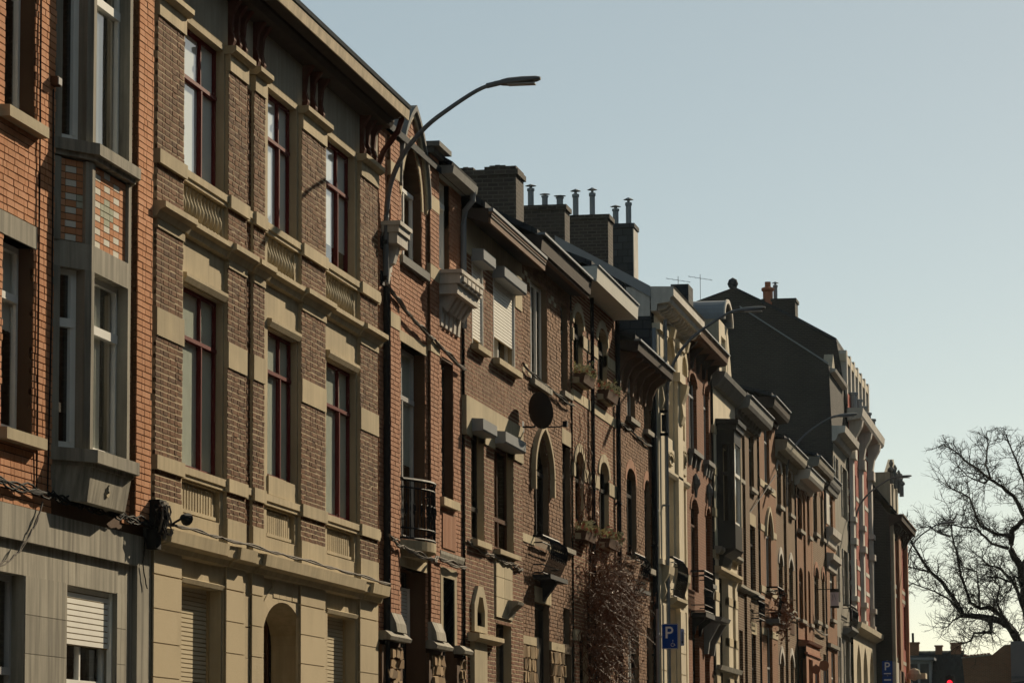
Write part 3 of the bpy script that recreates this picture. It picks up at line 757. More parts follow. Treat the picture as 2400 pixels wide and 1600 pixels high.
# ridge tiles showing past the eave
# ================================================================ HOUSE 3: pink brick with the pointed gable
h = thing('gothic_gabled_house', 'narrow pink brick house with pointed arch gable and stone balcony on ribbed console', 'house', 0, 48.7)
Y0, Y3 = 48.68, 55.12
gw = Op(50.32, 51.84, 9.50, 11.36, 'gothic', .95); dw = Op(53.16, 54.1, 9.72, 11.2)
w1 = Op(50.24, 52.08, 5.30, 8.20); w2 = Op(53.4, 54.36, 6.13, 8.32)
g1 = Op(50.23, 52.1, .9, 4.84); g2 = Op(53.46, 54.4, 1.0, 4.86)
outer = Op(50.02, 52.22, 5, 11.86, 'gothic', 1.35)
ops = [gw, dw, w1, w2, g1, g2]
wm = wall_mb(Y0, Y3, -.3, 10.51, ops, 0, .3)
for a_, b_ in ((Y0, 50.02), (52.22, Y3)):
    wall_mb(a_, b_, 10.51, 11.22, [dw], 0, .15, wm)
N = 28
for k in range(N):
    ya = 50.02+2.2*k/N; yb = 50.02+2.2*(k+1)/N
    def lowz(y): return max(10.51, gw.top(y)) if gw.y0 < y < gw.y1 else 10.51
    ym = (ya+yb)/2
    wm.quad((0, ya, lowz(ym)), (0, yb, lowz(ym)), (0, yb, max(outer.top(yb), 10.51)), (0, ya, max(outer.top(ya), 10.51)))
    wm.quad((-.15, ya, lowz(ym)), (-.15, yb, lowz(ym)), (0, yb, lowz(ym)), (0, ya, lowz(ym)))
wl = part(h, 'brick_wall', wm, 'mortar_dark')
ex = ops+[Op(50.1, 52.2, 8.2, 8.36), Op(53.1, 54.6, 3.8, 5.02), Op(50.1, 52.2, 4.84, 5.0), Op(Y0, 55.2, -.3, 3.8)]
bl = lay(Y0, Y3, 3.8, 11.22, ex, .2, .058, .012, keep=lambda y, z: z < 10.5 or not 50.02 < y < 52.22)
bl += lay(50.02, 52.22, 10.5, 11.86, [gw], .2, .058, .012, keep=lambda y, z: z < outer.top(y)-.08)
brickwork(h, wl, bl, 'brick_pink', 0, .012, .003)
for (pa, pb, zt) in ((49.28, 49.95, 11.15), (52.27, 52.98, 11.42)):
    pr = slab(h, 'pier', 'mortar_dark', pa, pb, 3.85, zt, -.02, .05)
    brickwork(h, pr, lay(pa, pb, 4.1, zt, [], .2, .058, .012), 'brick_pink', .05, .012, .003)
    for zz in (10.55, 9.45, 8.3): slab(h, 'quoin', 'sandstone', pa-.01, pb+.01, zz, zz+.22, -.01, .068, pr)
    part(h, 'flared_base', MB().prof([(-.01, 3.82), (.16, 3.82), (.14, 3.95), (.075, 4.1), (-.01, 4.1)], pa-.02, pb+.02), 'concrete', pr)
part(h, 'gable_coping', MB().slab([(y, z) for y, z in outer.curve(24)]+[(51.12+(y-51.12)*.9, z-.1) for y, z in reversed(outer.curve(24))], -.3, .045), 'sandstone')
o2 = Op(49.98, 52.26, 5, 11.95, 'gothic', 1.4)
part(h, 'gable_capping', MB().slab([(y, z) for y, z in o2.curve(24)]+[(y, z) for y, z in reversed(outer.curve(24))], -3.0, .09), 'bluestone')
arch_ring(h, gw, .11, 'sandstone', -.02, .02, 'window_arch', 6)
part(h, 'pier_cap', MB().box(-.3, .14, 52.2, 53.05, 11.42, 11.50).box(-.3, .24, 52.12, 53.12, 11.50, 11.58), 'bluestone')
window(h, gw, .13, 'white_frame', 1, .6, .05); window(h, dw, .08, 'white_frame', 0, .75, .07, 'blind_pale', 1)
window(h, w1, .17, 'grey_frame', 1, .74, .06, 'blind_grey', .6); window(h, w2, .14, 'dark_frame', 0, .75)
window(h, g1, .32, 'dark_frame', 1, .7); shutter(h, Op(50.23, 52.1, 3.85, 4.6), 3.9, .27, 'shutter_white', .055)
window(h, g2, .14, 'dark_frame', 0, .75)
sill(h, 50.05, 52.1, 9.36, 9.5, .09, 'bluestone'); sill(h, 53.15, 54.5, 5.97, 6.12, .1, 'sandstone')
part(h, 'lintel', MB().box(-.14, .02, 50.1, 52.2, 8.2, 8.36), 'sandstone'); part(h, 'lintel', MB().box(-.14, .02, 50.1, 52.2, 4.84, 5.0), 'sandstone')
su = MB(); wall_mb(53.26, 54.6, 3.81, 5.02, [g2], .018, .16, su); su.box(-.02, .017, 53.26, 53.4, 3.81, 5.0); part(h, 'window_surround', su, 'sandstone')
pn = slab(h, 'brick_panel', 'mortar_tan', 53.38, 54.5, 5.3, 5.9, -.01, .014)
for k in range(10): piece(h, 'brick', 'brick_pink', .0, .03, 53.4+k*.11, 53.49+k*.11, 5.32, 5.88, pn)
part(h, 'string_course', MB().prof([(-.01, 5.14), (.05, 5.14), (.07, 5.2), (.07, 5.25), (-.01, 5.27)], 53.0, 55.0), 'concrete')
# stone consoles and balcony
def console_box(h, y0, y1, z0, z1, x1, ribs, zlow):
    p = part(h, 'stone_balcony', MB().box(-.02, x1-.03, y0+.03, y1-.03, z0+.16, z1-.06).box(-.02, x1, y0, y1, z1-.06, z1).box(-.02, x1*.8, y0+.06, y1-.06, z0, z0+.16), 'white_render')
    for k in range(ribs):
        yc = y0+.1+(y1-y0-.2)*(k+.5)/ribs if ribs > 1 else (y0+y1)/2
        part(h, 'rib', MB().prof([(0, zlow), (.05, zlow), (.07, zlow+.3), (.12, z0-.25), (x1*.62, z0-.02), (x1*.62, z0), (0, z0)], yc-.09, yc+.09), 'white_render', p)
        if ribs > 1: part(h, 'panel', MB().box(x1-.03, x1+.01, yc-.13, yc+.13, z0+.2, z1-.1), 'white_render', p)
    return p
console_box(h, 53.0, 54.95, 9.30, 9.68, .42, 5, 8.82)
console_box(h, 48.84, 49.72, 9.47, 9.79, .30, 1, 8.9)
part(h, 'balcony_slab', MB().plan([(-.02, 50.0)]+[(.05+.3*math.sin(math.pi*k/12), 50.05+2.05*k/12) for k in range(13)]+[(-.02, 52.2)], 5.08, 5.22).plan([(-.02, 50.2)]+[(.02+.2*math.sin(math.pi*k/12), 50.25+1.65*k/12) for k in range(13)]+[(-.02, 52.0)], 4.98, 5.08), 'sandstone')
iron_rail(h, 50.1, 52.08, 5.22, 6.12, .06, .27, 20)
# plinth of rubble framed in bluestone
for (ya, yb) in ((48.72, 50.15), (52.15, 53.4), (54.42, 55.1)):
    pb = slab(h, 'plinth', 'mortar_dark', ya, yb, -.3, 3.62, -.02, .05); part(h, 'plinth_cap', MB().prof([(-.02, 3.69), (.17, 3.69), (.19, 3.74), (.1, 3.82), (-.02, 3.82)], ya-.02, yb+.04), 'concrete', pb)
    brickwork(h, pb, lay(ya+.25, yb-.12, .3, 3.6, [], .28, .13, .03, 'run'), 'rubble_stone', .05, .03, .02, .02)
body(h, Y0, Y3, 11.22, 'masonry_dark', pitch=38)
part(h, 'eaves', MB().prof([(-.1, 11.2), (.28, 11.22), (.30, 11.34), (-.1, 11.36)], 53.0, 55.1), 'bluestone')
part(h, 'roof_tiles', MB().prof([(.26, 11.34), (.28, 11.40), (-1.2, 12.3), (-1.2, 12.2)], 53.0, 55.1), 'slate_cladding')
part(h, 'downpipe', MB().tube([(.24, 54.95, 11.25), (.24, 54.95, 11.1), (.10, 55.0, 10.95), (.07, 55.0, 10.7), (.07, 55.0, 9.0)], .05, 8), 'zinc')
part(h, 'downpipe', MB().tube([(.06, 49.0, 8.85), (.06, 49.0, .0)], .05, 8), 'iron_black')  # black pipe doubles as the dark shadow strip beside the left pier
# ================================================================ HOUSE 4: chestnut brick with cream stone and roller shutter boxes
h = thing('shuttered_brick_house', 'chestnut brick house with white roller shutters and cream stone lintel band', 'house', 0, 55.14)
Y0, Y4 = 55.13, 60.62
a1 = Op(55.78, 56.78, 8.86, 10.28); a2 = Op(57.76, 59.88, 8.86, 10.28)
b1 = Op(55.66, 56.84, 5.62, 7.40); b2 = Op(57.78, 59.70, 5.60, 7.40)
hx = Op(55.86, 56.55, 4.2, 4.68); gw = Op(57.88, 59.4, .9, 4.36); gd = Op(56.75, 57.4, .9, 3.4)
ops = [a1, a2, b1, b2, hx, gw]
wl = part(h, 'brick_wall', wall_mb(Y0, Y4, -.2, 10.95, ops, 0, .14), 'mortar_light')
brickwork(h, wl, lay(Y0, Y4, .8, 10.3, ops+[Op(Y0, Y4, 7.28, 7.92), Op(59.86, 60.6, 10.05, 10.4), Op(57.7, 59.5, 4.4, 5.55)], .2, .052, .02), 'brick_chestnut', 0, .005, .002, .002)
part(h, 'frieze', MB().box(-.02, .02, Y0+.01, Y4-.01, 10.3, 10.95), 'sandstone_pale')
part(h, 'stone_band', MB().box(-.13, .03, Y0+.01, Y4-.01, 7.40, 7.93), 'sandstone_pale'); band(h, 'sandstone_pale', Y0+.01, Y4-.01, 7.28, 7.398, [b1, b2], .03)
part(h, 'quoin', MB().box(-.02, .022, 59.9, Y4-.01, 10.02, 10.3), 'sandstone_pale')
shutter(h, a1, 8.95, .02); shutter(h, a2, 9.22, .02)
window(h, a1, .12, 'white_frame', 0, None); window(h, a2, .12, 'white_frame', 1, None)
for o in (a1, a2): part(h, 'shutter_box', MB().prof([(-.05, 10.22), (.2, 10.22), (.22, 10.25), (.22, 10.42), (-.05, 10.44)], o.y0-.06, o.y1+.06), 'box_grey')
for o in (b1, b2):
    part(h, 'shutter_box', MB().prof([(-.05, 7.38), (.2, 7.38), (.22, 7.41), (.22, 7.58), (-.05, 7.60)], o.y0-.06, o.y1+.06), 'box_grey')
    window(h, o, .12, 'brown_frame' if o is b2 else 'dark_frame', 1 if o is b2 else 0, .3, glass='glass_old')
sill(h, 55.7, 56.9, 8.75, 8.86, .13, 'sandstone'); sill(h, 57.68, 60.0, 8.74, 8.86, .13, 'sandstone')
sill(h, 55.6, 56.92, 5.50, 5.62, .12, 'sandstone'); sill(h, 57.72, 59.8, 5.50, 5.60, .12, 'sandstone')
st = slab(h, 'stone_panel', 'mortar_tan', 57.8, 59.4, 4.42, 5.48, -.01, .01)
for k in range(3):
    for q in range(2): piece(h, 'stone_block', 'sandstone_pale', 0, .03, 57.81+q*.8, 58.59+q*.8, 4.44+k*.345, 4.775+k*.345, st)
part(h, 'shelf', MB().prof([(0, 4.42), (.08, 4.6), (.2, 4.7), (.22, 4.75), (0, 4.77)], 58.9, 59.5), 'concrete')
nf = MB(); i0 = [(55.86, 4.2), (55.86, 4.45), (56.05, 4.68), (56.36, 4.68), (56.55, 4.45), (56.55, 4.2)]
o0 = [(55.62, 4.1), (55.62, 4.55), (55.98, 4.86), (56.43, 4.86), (56.79, 4.55), (56.79, 4.1)]
for k in range(6):
    k2 = (k+1) % 6; nf.slab([i0[k], i0[k2], o0[k2], o0[k]], -.1, .06)
part(h, 'niche_surround', nf, 'sandstone_pale')
window(h, hx, .12, 'dark_frame', 0, None)
part(h, 'ledge', MB().prof([(-.02, 3.93), (.12, 3.93), (.2, 3.98), (.2, 4.05), (-.02, 4.08)], 55.3, 57.6), 'sandstone')
slab(h, 'stone_pilaster', 'sandstone_pale', 55.5, 56.65, -.2, 3.93, -.01, .08)
window(h, gw, .14, 'dark_frame', 1, .7); door(h, Op(56.72, 57.5, .75, 3.5), .02, 'brown_frame')
ev = part(h, 'eaves', MB().prof([(-.05, 10.90), (.36, 10.76), (.42, 10.76), (.42, 11.0), (-.05, 11.02)], Y0+.01, Y4-.03), 'eave_dark')
for k, (x0, x1, z0, z1, mt) in enumerate(((.42, .445, 10.75, 10.84, 'eave_timber'), (.42, .46, 10.85, 10.89, 'eave_dark'), (.42, .47, 10.9, 10.94, 'eave_timber'), (.42, .49, 10.95, 11.0, 'zinc'))):
    slab(h, 'fascia_board', mt, Y0, Y4-.02, z0, z1, x0-.01, x1, ev)
body(h, Y0, Y4, 11.02, 'masonry_dark', pitch=35, over=.35)
# ================================================================ HOUSE 5: tan brick, pointed first floor window
h = thing('pointed_window_house', 'tan brick house with pointed first floor window and bulging black iron balcony', 'house', 0, 60.64)
Y0, Y5 = 60.63, 66.55
t1 = Op(61.85, 63.72, 8.98, 10.85); t2 = Op(65.36, 66.2, 9.15, 10.85)
f1 = Op(62.12, 63.8, 6.10, 8.0, 'gothic', .62); f2 = Op(65.42, 66.42, 6.14, 8.13); d1 = Op(62.14, 63.74, .9, 4.91); g2 = Op(65.4, 66.22, 4.28, 4.98); g3 = Op(65.36, 66.4, 1.2, 4.1)
ops = [t1, t2, f1, f2, d1, g2, g3]
wl = part(h, 'brick_wall', wall_mb(Y0, Y5, -.2, 11.2, ops, 0, .12), 'mortar_tan')
brickwork(h, wl, lay(Y0, Y5, 4.26, 11.2, ops+[Op(Y0, 65.7, 5.93, 6.08)], .2, .058, .012), 'brick_tan', 0, .012, .005, .003)
part(h, 'string_course', MB().box(-.02, .03, Y0+.02, 62.1, 5.93, 6.08).box(-.02, .03, 63.82, 65.4, 5.93, 6.08), 'sandstone_pale')
for ya, yb, za in ((Y0+.3, 61.6, 10.7), (Y0+.3, 61.7, 9.0), (63.9, 65.1, 10.65)):
    for k in range(3): slab(h, 'pale_brick', 'sandstone_pale', ya+k*.3, ya+.28+k*.3, za+.09*(k % 2), za+.08+.09*(k % 2), -.01, .02)
part(h, 'lintel', MB().box(-.1, .02, 65.38, 66.5, 8.13, 8.42), 'sandstone'); part(h, 'lintel', MB().box(-.1, .03, 62.1, 63.84, 4.91, 5.2), 'sandstone')
for k in range(6): slab(h, 'lintel_block', 'sandstone', 62.12+k*.285, 62.12+k*.285+.27, 4.92, 5.19, .028, .045)
oo = Op(61.84, 64.08, 6.9, 8.24, 'gothic', .95); oi = Op(61.95, 63.97, 6.9, 8.14, 'gothic', .87)
part(h, 'hood_mould', MB().slab(oo.curve(20)+[p for p in reversed(oi.curve(20))], -.01, .10).box(-.01, .1, 61.84, 61.95, 6.95, 7.3).box(-.01, .1, 63.97, 64.08, 6.95, 7.3), 'sandstone')
window(h, t1, .10, 'white_frame', 2, None, .05, glass='glass_old'); window(h, t2, .10, 'dark_frame', 0, .7, glass='glass_old'); window(h, f1, .10, 'dark_frame', 1, .65, glass='glass_old'); window(h, f2, .10, 'dark_frame', 0, .7, glass='glass_old')
window(h, g2, .10, 'dark_frame', 0, None); window(h, g3, .10, 'dark_frame', 1, .7); door(h, d1, .1, 'dark_frame')
sill(h, 61.8, 63.8, 8.86, 8.98, .1, 'concrete'); sill(h, 65.3, 66.3, 9.03, 9.15, .1, 'concrete'); sill(h, 65.36, 66.5, 6.03, 6.14, .1, 'concrete')
part(h, 'balcony_slab', MB().box(-.02, .34, 61.95, 63.95, 5.32, 5.40), 'iron_black')
iron_rail(h, 62.0, 63.9, 5.4, 6.1, .18, 0, 16, belly=.17)
part(h, 'balcony_bracket', MB().prof([(0, 4.95), (.05, 4.95), (.28, 5.25), (.28, 5.32), (0, 5.32)], 62.8, 63.0), 'iron_black')
pb = slab(h, 'plinth', 'mortar_dark', Y0+.05, 62.1, .0, 4.1, -.02, .03); brickwork(h, pb, lay(Y0+.05, 62.1, .2, 4.08, [], .16, .2, .03, 'run'), 'rubble_stone', .03, .03, .02, .02)
pb = slab(h, 'plinth', 'mortar_dark', 63.78, 65.32, .0, 4.1, -.02, .03); brickwork(h, pb, lay(63.78, 65.3, .2, 4.08, [], .16, .2, .03, 'run'), 'rubble_stone', .03, .03, .02, .02)
for ya, yb in ((Y0+.05, 62.1), (63.78, 65.34)): slab(h, 'plinth_cap', 'sandstone', ya, yb, 4.1, 4.25, -.02, .05)
ev = part(h, 'eaves', MB().prof([(-.05, 11.15), (.36, 11.1), (.42, 11.14), (.45, 11.42), (-.05, 11.44)], Y0+.01, Y5-.02), 'eave_dark')
slab(h, 'gutter', 'zinc', Y0, Y5, 11.42, 11.46, .36, .50, ev); slab(h, 'bed_mould', 'eave_timber', Y0+.02, Y5-.03, 11.08, 11.12, .3, .38, ev)
body(h, Y0, Y5, 11.44, 'masonry_dark', pitch=28, over=.35)
# ================================================================ HOUSE 6: russet brick striped with stone, white box gutter
h = thing('vine_covered_house', 'russet brick house with arched windows, white boxed gutter and dry creeper', 'house', 0, 66.57)
Y0, Y6 = 66.56, 72.44
a1 = Op(66.72, 67.92, 9.56, 10.92, 'round', .3); a2 = Op(69.9, 71.26, 9.58, 11.0, 'round', .32)
b1 = Op(66.8, 67.9, 6.5, 8.13, 'round', .28); b2 = Op(69.96, 71.32, 6.54, 8.22, 'round', .3)
g1 = Op(67.2, 68.4, 1.2, 4.6); g2 = Op(69.9, 71.3, 1.0, 4.9)
ops = [a1, a2, b1, b2, g1, g2]
wl = part(h, 'brick_wall', wall_mb(Y0, Y6, .3, 11.4, ops, 0, .12), 'mortar_light')
bands = [(10.28, 10.52), (9.1, 9.3), (7.6, 7.86), (4.4, 4.6)]
brickwork(h, wl, lay(Y0, Y6, .5, 11.4, ops+[Op(Y0, Y6, p, q) for p, q in bands], .2, .052, .02), 'brick_russet', 0, .005, .002, .002)
for p, q in bands: 
    band(h, 'sandstone_pale', Y0+.02, Y6-.02, p, q, ops, .022)
for o in (a1, a2, b1, b2): arch_ring(h, o, .17, 'sandstone_pale', -.02, .03, 'window_arch', 5)
for o in (a1, a2, b1, b2): window(h, o, .09, 'dark_frame', 1 if o in (a2, b2) else 0, .66, glass='glass_old')
for o in (a1, a2, b1, b2): sill(h, o.y0-.08, o.y1+.08, o.z0-.13, o.z0, .12, 'sandstone')
for o in (g1, g2): window(h, o, .2, 'dark_frame', 1, .7)
downpipe(h, 72.36, 1.0, 11.4, .07, .05, 'iron_black'); downpipe(h, 68.75, 1.0, 11.4, .07, .04, 'iron_black')
ev = part(h, 'boxed_gutter', MB().prof([(-.05, 11.42), (.5, 11.42), (.52, 11.7), (.50, 11.72), (-.05, 11.72)], Y0, Y6-.02), 'gutter_white')
slab(h, 'gutter_lip', 'zinc', Y0, Y6, 11.72, 11.75, .40, .55, ev)
body(h, Y0, Y6, 11.74, 'masonry_dark', pitch=24, over=.4)
# ================================================================ HOUSE 7: lower house with bracketed eave
h = thing('bracketed_eave_house', 'low tan brick house with big curved timber brackets under its eave', 'house', 0, 72.46)
Y0, Y7 = 72.45, 78.28
a1 = Op(74.19, 75.47, 9.56, 10.5); a2 = Op(76.91, 77.9, 9.56, 10.5)
b1 = Op(74.0, 75.5, 6.5, 8.46, 'round', .32); b2 = Op(76.86, 77.86, 6.44, 8.43, 'round', .28)
g1 = Op(74.02, 75.72, 1.4, 5.0); g2 = Op(76.97, 77.96, 1.4, 5.1)
ops = [a1, a2, b1, b2, g1, g2]
wl = part(h, 'brick_wall', wall_mb(Y0, Y7, .5, 10.8, ops, 0, .12), 'mortar_tan')
brickwork(h, wl, lay(Y0, Y7, .7, 10.75, ops, .2, .058, .012), 'brick_tan', 0, .011, .005, .003)
for o in (b1, b2): arch_ring(h, o, .2, 'orange_render', -.02, .02, 'window_arch', 6)
for o in ops: window(h, o, .09, 'dark_frame' if o not in (a1,) else 'grey_frame', 1, .7, glass='glass_old')
sill(h, 74.1, 75.56, 9.44, 9.56, .12, 'concrete'); sill(h, 76.85, 78.0, 9.44, 9.56, .12, 'concrete'); sill(h, 76.8, 77.95, 6.3, 6.44, .12, 'concrete')
shutter(h, Op(74.02, 74.7, 1.5, 5.0), 1.6, .06, 'shutter_white')
part(h, 'balcony_slab', MB().box(-.02, .3, 73.9, 75.6, 5.72, 5.8), 'iron_black'); iron_rail(h, 73.95, 75.55, 5.8, 6.55, .18, 0, 10, belly=.14)
ev = part(h, 'eaves', MB().prof([(-.05, 10.84), (.44, 10.76), (.5, 10.78), (.53, 10.98), (-.05, 11.02)], Y0+.01, Y7-.02), 'eave_dark')
slab(h, 'gutter', 'zinc', Y0, Y7, 10.98, 11.02, .42, .57, ev)
for k in range(6):
    yc = Y0+.4+k*1.0
    part(h, 'bracket', MB().prof([(0, 10.05), (.06, 10.05), (.10, 10.35), (.2, 10.58), (.42, 10.72), (.42, 10.79), (0, 10.84)], yc-.08, yc+.08), 'eave_timber', ev)
body(h, Y0, Y7, 11.02, 'masonry_dark', pitch=22, over=.45)
chm = chimney(h, -3.75, -2.45, 74.4, 75.4, 11.5, 15.14, 'masonry_sooty')
for k in range(11):
    if k not in (3, 4): slab(h, 'coping_brick', 'masonry_sooty', 74.36+random.uniform(0, .03), 75.42, 15.14, 15.2+random.uniform(-.02, .05), -3.76+k*.12, -3.645+k*.12, chm)
downpipe(h, 77.98, .8, 10.7, .09, .06, 'iron_black'); downpipe(h, 78.16, .8, 12.0, .09, .05, 'zinc')
# ================================================================ HOUSE 8: cream rendered house with heavy cornice
h = thing('cream_rendered_house', 'cream rendered house with white modillion cornice, scrolled arches and slate clad flank', 'house', 0, 78.3)
Y0, Y8 = 78.3, 84.38
wa = Op(80.1, 81.9, 9.75, 12.2, 'round', .8); wb = Op(80.1, 81.8, 6.9, 8.78); wc = Op(83.1, 84.15, 9.95, 12.0, 'round', .45); wd = Op(83.2, 84.2, 6.9, 8.9)
ga = Op(80.0, 81.9, 1.5, 5.7); gd = Op(83.0, 84.1, 1.5, 5.75)
ops = [wa, wb, wc, wd, ga, gd]
part(h, 'rendered_wall', wall_mb(Y0+.3, Y8, .8, 12.6, ops, 0, .26), 'cream_render')
for (ya, yb) in ((78.45, 79.9), (82.05, 82.98)):
    pr = slab(h, 'pilaster', 'cream_render', ya, yb, .8, 12.1, -.02, .10)
    for za, zb in ((6.6, 6.72), (11.2, 11.42), (12.0, 12.15)): slab(h, 'pilaster_band', 'cream_render', ya-.06, yb+.06, za, zb, -.02, .17, pr)
    part(h, 'scroll_console', MB().prof([(.08, 10.2), (.14, 10.2), (.2, 10.4), (.16, 10.7), (.26, 10.95), (.3, 11.15), (.08, 11.2)], ya+.3, yb-.2), 'sandstone_pale', pr)
    part(h, 'scroll_console', MB().prof([(.08, 5.8), (.14, 5.8), (.2, 6.0), (.16, 6.2), (.26, 6.4), (.28, 6.58), (.08, 6.6)], ya+.3, yb-.2), 'sandstone_pale', pr)
    for k in range(9):
        zz = 1.2+k*.5; slab(h, 'stone_block', 'cream_render', ya+.0, yb-.0, zz, zz+.48, .09, .112, pr)
for o in (wa, wc):
    arch_ring(h, o, .22, 'sandstone_pale', -.02, .08, 'window_arch', 7)
    part(h, 'keystone', MB().prof([(0, 12.05), (.16, 12.1), (.22, 12.35), (0, 12.4)], (o.y0+o.y1)/2-.13, (o.y0+o.y1)/2+.13), 'sandstone_pale')
for o in (wa, wb, wc, wd): window(h, o, .24, 'tan_frame', 1 if o in (wa, wb) else 0, .7, .08, 'curtain', .5)
window(h, ga, .24, 'tan_frame', 1, .75, .08); door(h, gd, .24, 'tan_frame')
for (ya, yb, za, zb) in ((80.05, 81.9, 8.95, 9.5), (83.15, 84.2, 9.1, 9.8)):
    p_ = slab(h, 'relief_panel', 'cream_render', ya, yb, za, zb, -.01, .03)
    part(h, 'relief', MB().tube([(.05, ya+(yb-ya)*(.5+.35*math.cos(t*.52)*(1-.03*t)), za+(zb-za)*(.5+.35*math.sin(t*.52)*(1-.03*t))) for t in range(20)], .03, 5), 'sandstone_pale', p_)
part(h, 'string_course', MB().prof([(-.02, 8.8), (.06, 8.8), (.1, 8.87), (.1, 8.93), (-.02, 8.95)], 79.92, Y8-.02), 'cream_render')
part(h, 'balcony_slab', MB().prof([(-.02, 5.75), (.2, 5.75), (.3, 5.85), (.3, 5.92), (-.02, 5.92)], 79.95, 81.95), 'sandstone_pale')
iron_rail(h, 80.0, 81.9, 5.92, 6.85, .2, 0, 14, belly=.12)
co = part(h, 'cornice', MB().prof([(-.05, 12.42), (.1, 12.42), (.12, 12.58), (.40, 12.62), (.42, 12.72), (.5, 12.76), (.5, 12.95), (.53, 12.97), (-.05, 12.99)], Y0+.0, Y8-.02), 'white_render')
for k in range(14):
    yc = Y0+.3+k*.43; part(h, 'modillion', MB().prof([(.1, 12.45), (.28, 12.5), (.36, 12.615), (.1, 12.615)], yc-.07, yc+.07), 'white_render', co)
part(h, 'cornice_return', MB().box(-.6, -.05, Y0-.01, Y0+.2, 12.3, 12.985), 'white_render', co)
# slate hung flank rising above the lower neighbour, flat roof behind
fl = MB(); P = [(-.03, .5), (-9, .5), (-9, 14.25), (-2.2, 14.18), (-.03, 12.9)]
for yy in (Y0, Y8-.02): fl.quad(*[(x, yy, z) for x, z in P])
fl.quad((-.03, Y0, 12.9), (-.03, Y8-.02, 12.9), (-2.2, Y8-.02, 14.18), (-2.2, Y0, 14.18)); fl.quad((-2.2, Y0, 14.18), (-2.2, Y8-.02, 14.18), (-9, Y8-.02, 14.25), (-9, Y0, 14.25))
part(h, 'slate_flank', fl, 'slate_cladding')
part(h, 'verge_board', MB().prof([(-.03, 12.74), (-2.25, 14.02), (-2.25, 14.24), (-.03, 12.99)], Y0-.06, Y0-.005), 'box_grey')
part(h, 'rooms', MB().box(-3.2, -3.1, Y0+.05, Y8-.1, .5, 12.9).box(-3, -.4, Y0+.05, Y8-.1, 8.8, 9.0), 'room_dark')
downpipe(h, 79.05, .8, 12.3, .2, .045, 'zinc')
# ================================================================ HOUSE 9: red brick
h = thing('red_brick_house', 'red brick house with slender arched windows and boxed iron balcony', 'house', 0, 84.4)
Y0, Y9 = 84.39, 90.36
a1 = Op(85.55, 87.22, 9.93, 11.9, 'round', .3); a2 = Op(88.72, 89.85, 9.93, 11.9, 'round', .28)
b1 = Op(85.7, 87.2, 6.4, 8.72, 'round', .3); b2 = Op(88.85, 89.8, 6.76, 8.72, 'round', .25); g1 = Op(85.75, 87.2, 1.8, 5.5, 'round', .2); g2 = Op(88.3, 89.36, 1.8, 5.3)
ops = [a1, a2, b1, b2, g1, g2]
part(h, 'brick_wall', wall_mb(Y0, Y9, .8, 12.6, ops, 0, .12), 'masonry_red')
for o in (a1, a2, b1, b2): window(h, o, .09, 'brown_frame' if o in (b1, b2) else 'grey_frame', 1, .72, .05, glass='glass_old'); arch_ring(h, o, .14, 'masonry_red', -.02, .03, 'window_arch', 6)
window(h, g1, .16, 'dark_frame', 1, .7); door(h, g2, .2, 'dark_frame')
for (ya, yb, zz) in ((85.4, 87.4, 9.93), (88.55, 90.0, 9.93), (88.7, 89.95, 6.76)):
    s_ = sill(h, ya, yb, zz-.13, zz, .15, 'bluestone')
    for k in range(3): part(h, 'sill_corbel', MB().prof([(0, zz-.42), (.05, zz-.42), (.1, zz-.13), (0, zz-.13)], ya+.15+k*(yb-ya-.3)/2-.08, ya+.15+k*(yb-ya-.3)/2+.08), 'bluestone', s_)
for o in (b1, b2): part(h, 'finial', MB().lathe(.05, (o.y0+o.y1)/2, [(.03, o.z1+.05), (.05, o.z1+.25), (.12, o.z1+.38), (.1, o.z1+.5), (.02, o.z1+.65)], 8), 'bluestone')
part(h, 'balcony_slab', MB().box(-.02, .38, 85.5, 87.4, 5.72, 5.84), 'iron_black'); iron_rail(h, 85.55, 87.35, 5.84, 6.86, .34, 0, 22)
for yc in (85.8, 87.1): part(h, 'balcony_bracket', MB().prof([(0, 5.3), (.06, 5.3), (.1, 5.5), (.3, 5.65), (.3, 5.72), (0, 5.72)], yc-.06, yc+.06), 'iron_black')
part(h, 'door_canopy', MB().prof([(-.02, 5.72), (.45, 5.74), (.5, 5.84), (-.02, 5.9)], 88.1, 90.0), 'bluestone')
for yc in (88.25, 89.6): part(h, 'canopy_bracket', MB().prof([(0, 4.9), (.1, 4.9), (.14, 5.2), (.25, 5.4), (.42, 5.7), (0, 5.72)], yc-.1, yc+.1), 'bluestone')
slab(h, 'panel', 'orange_render', 88.95, 90.1, 6.0, 6.62, -.01, .02)
ev = part(h, 'eaves', MB().prof([(-.05, 12.45), (.42, 12.55), (.46, 12.6), (.5, 12.8), (-.05, 12.82)], Y0+.01, Y9-.02), 'eave_timber'); slab(h, 'gutter', 'zinc', Y0, Y9, 12.8, 12.84, .36, .54, ev)
for k in range(5): part(h, 'bracket', MB().prof([(0, 12.0), (.06, 12.0), (.1, 12.25), (.34, 12.5), (0, 12.5)], Y0+.4+k*1.25-.07, Y0+.4+k*1.25+.07), 'eave_dark', ev)
body(h, Y0, Y9, 12.84, 'masonry_dark', pitch=14, over=.4)
chimney(h, -4.15, -3.05, 85.2, 86.0, 12.8, 16.15, 'masonry_sooty', [(.15, .6, .078), (.48, .36, .075), (.83, .3, .085)])

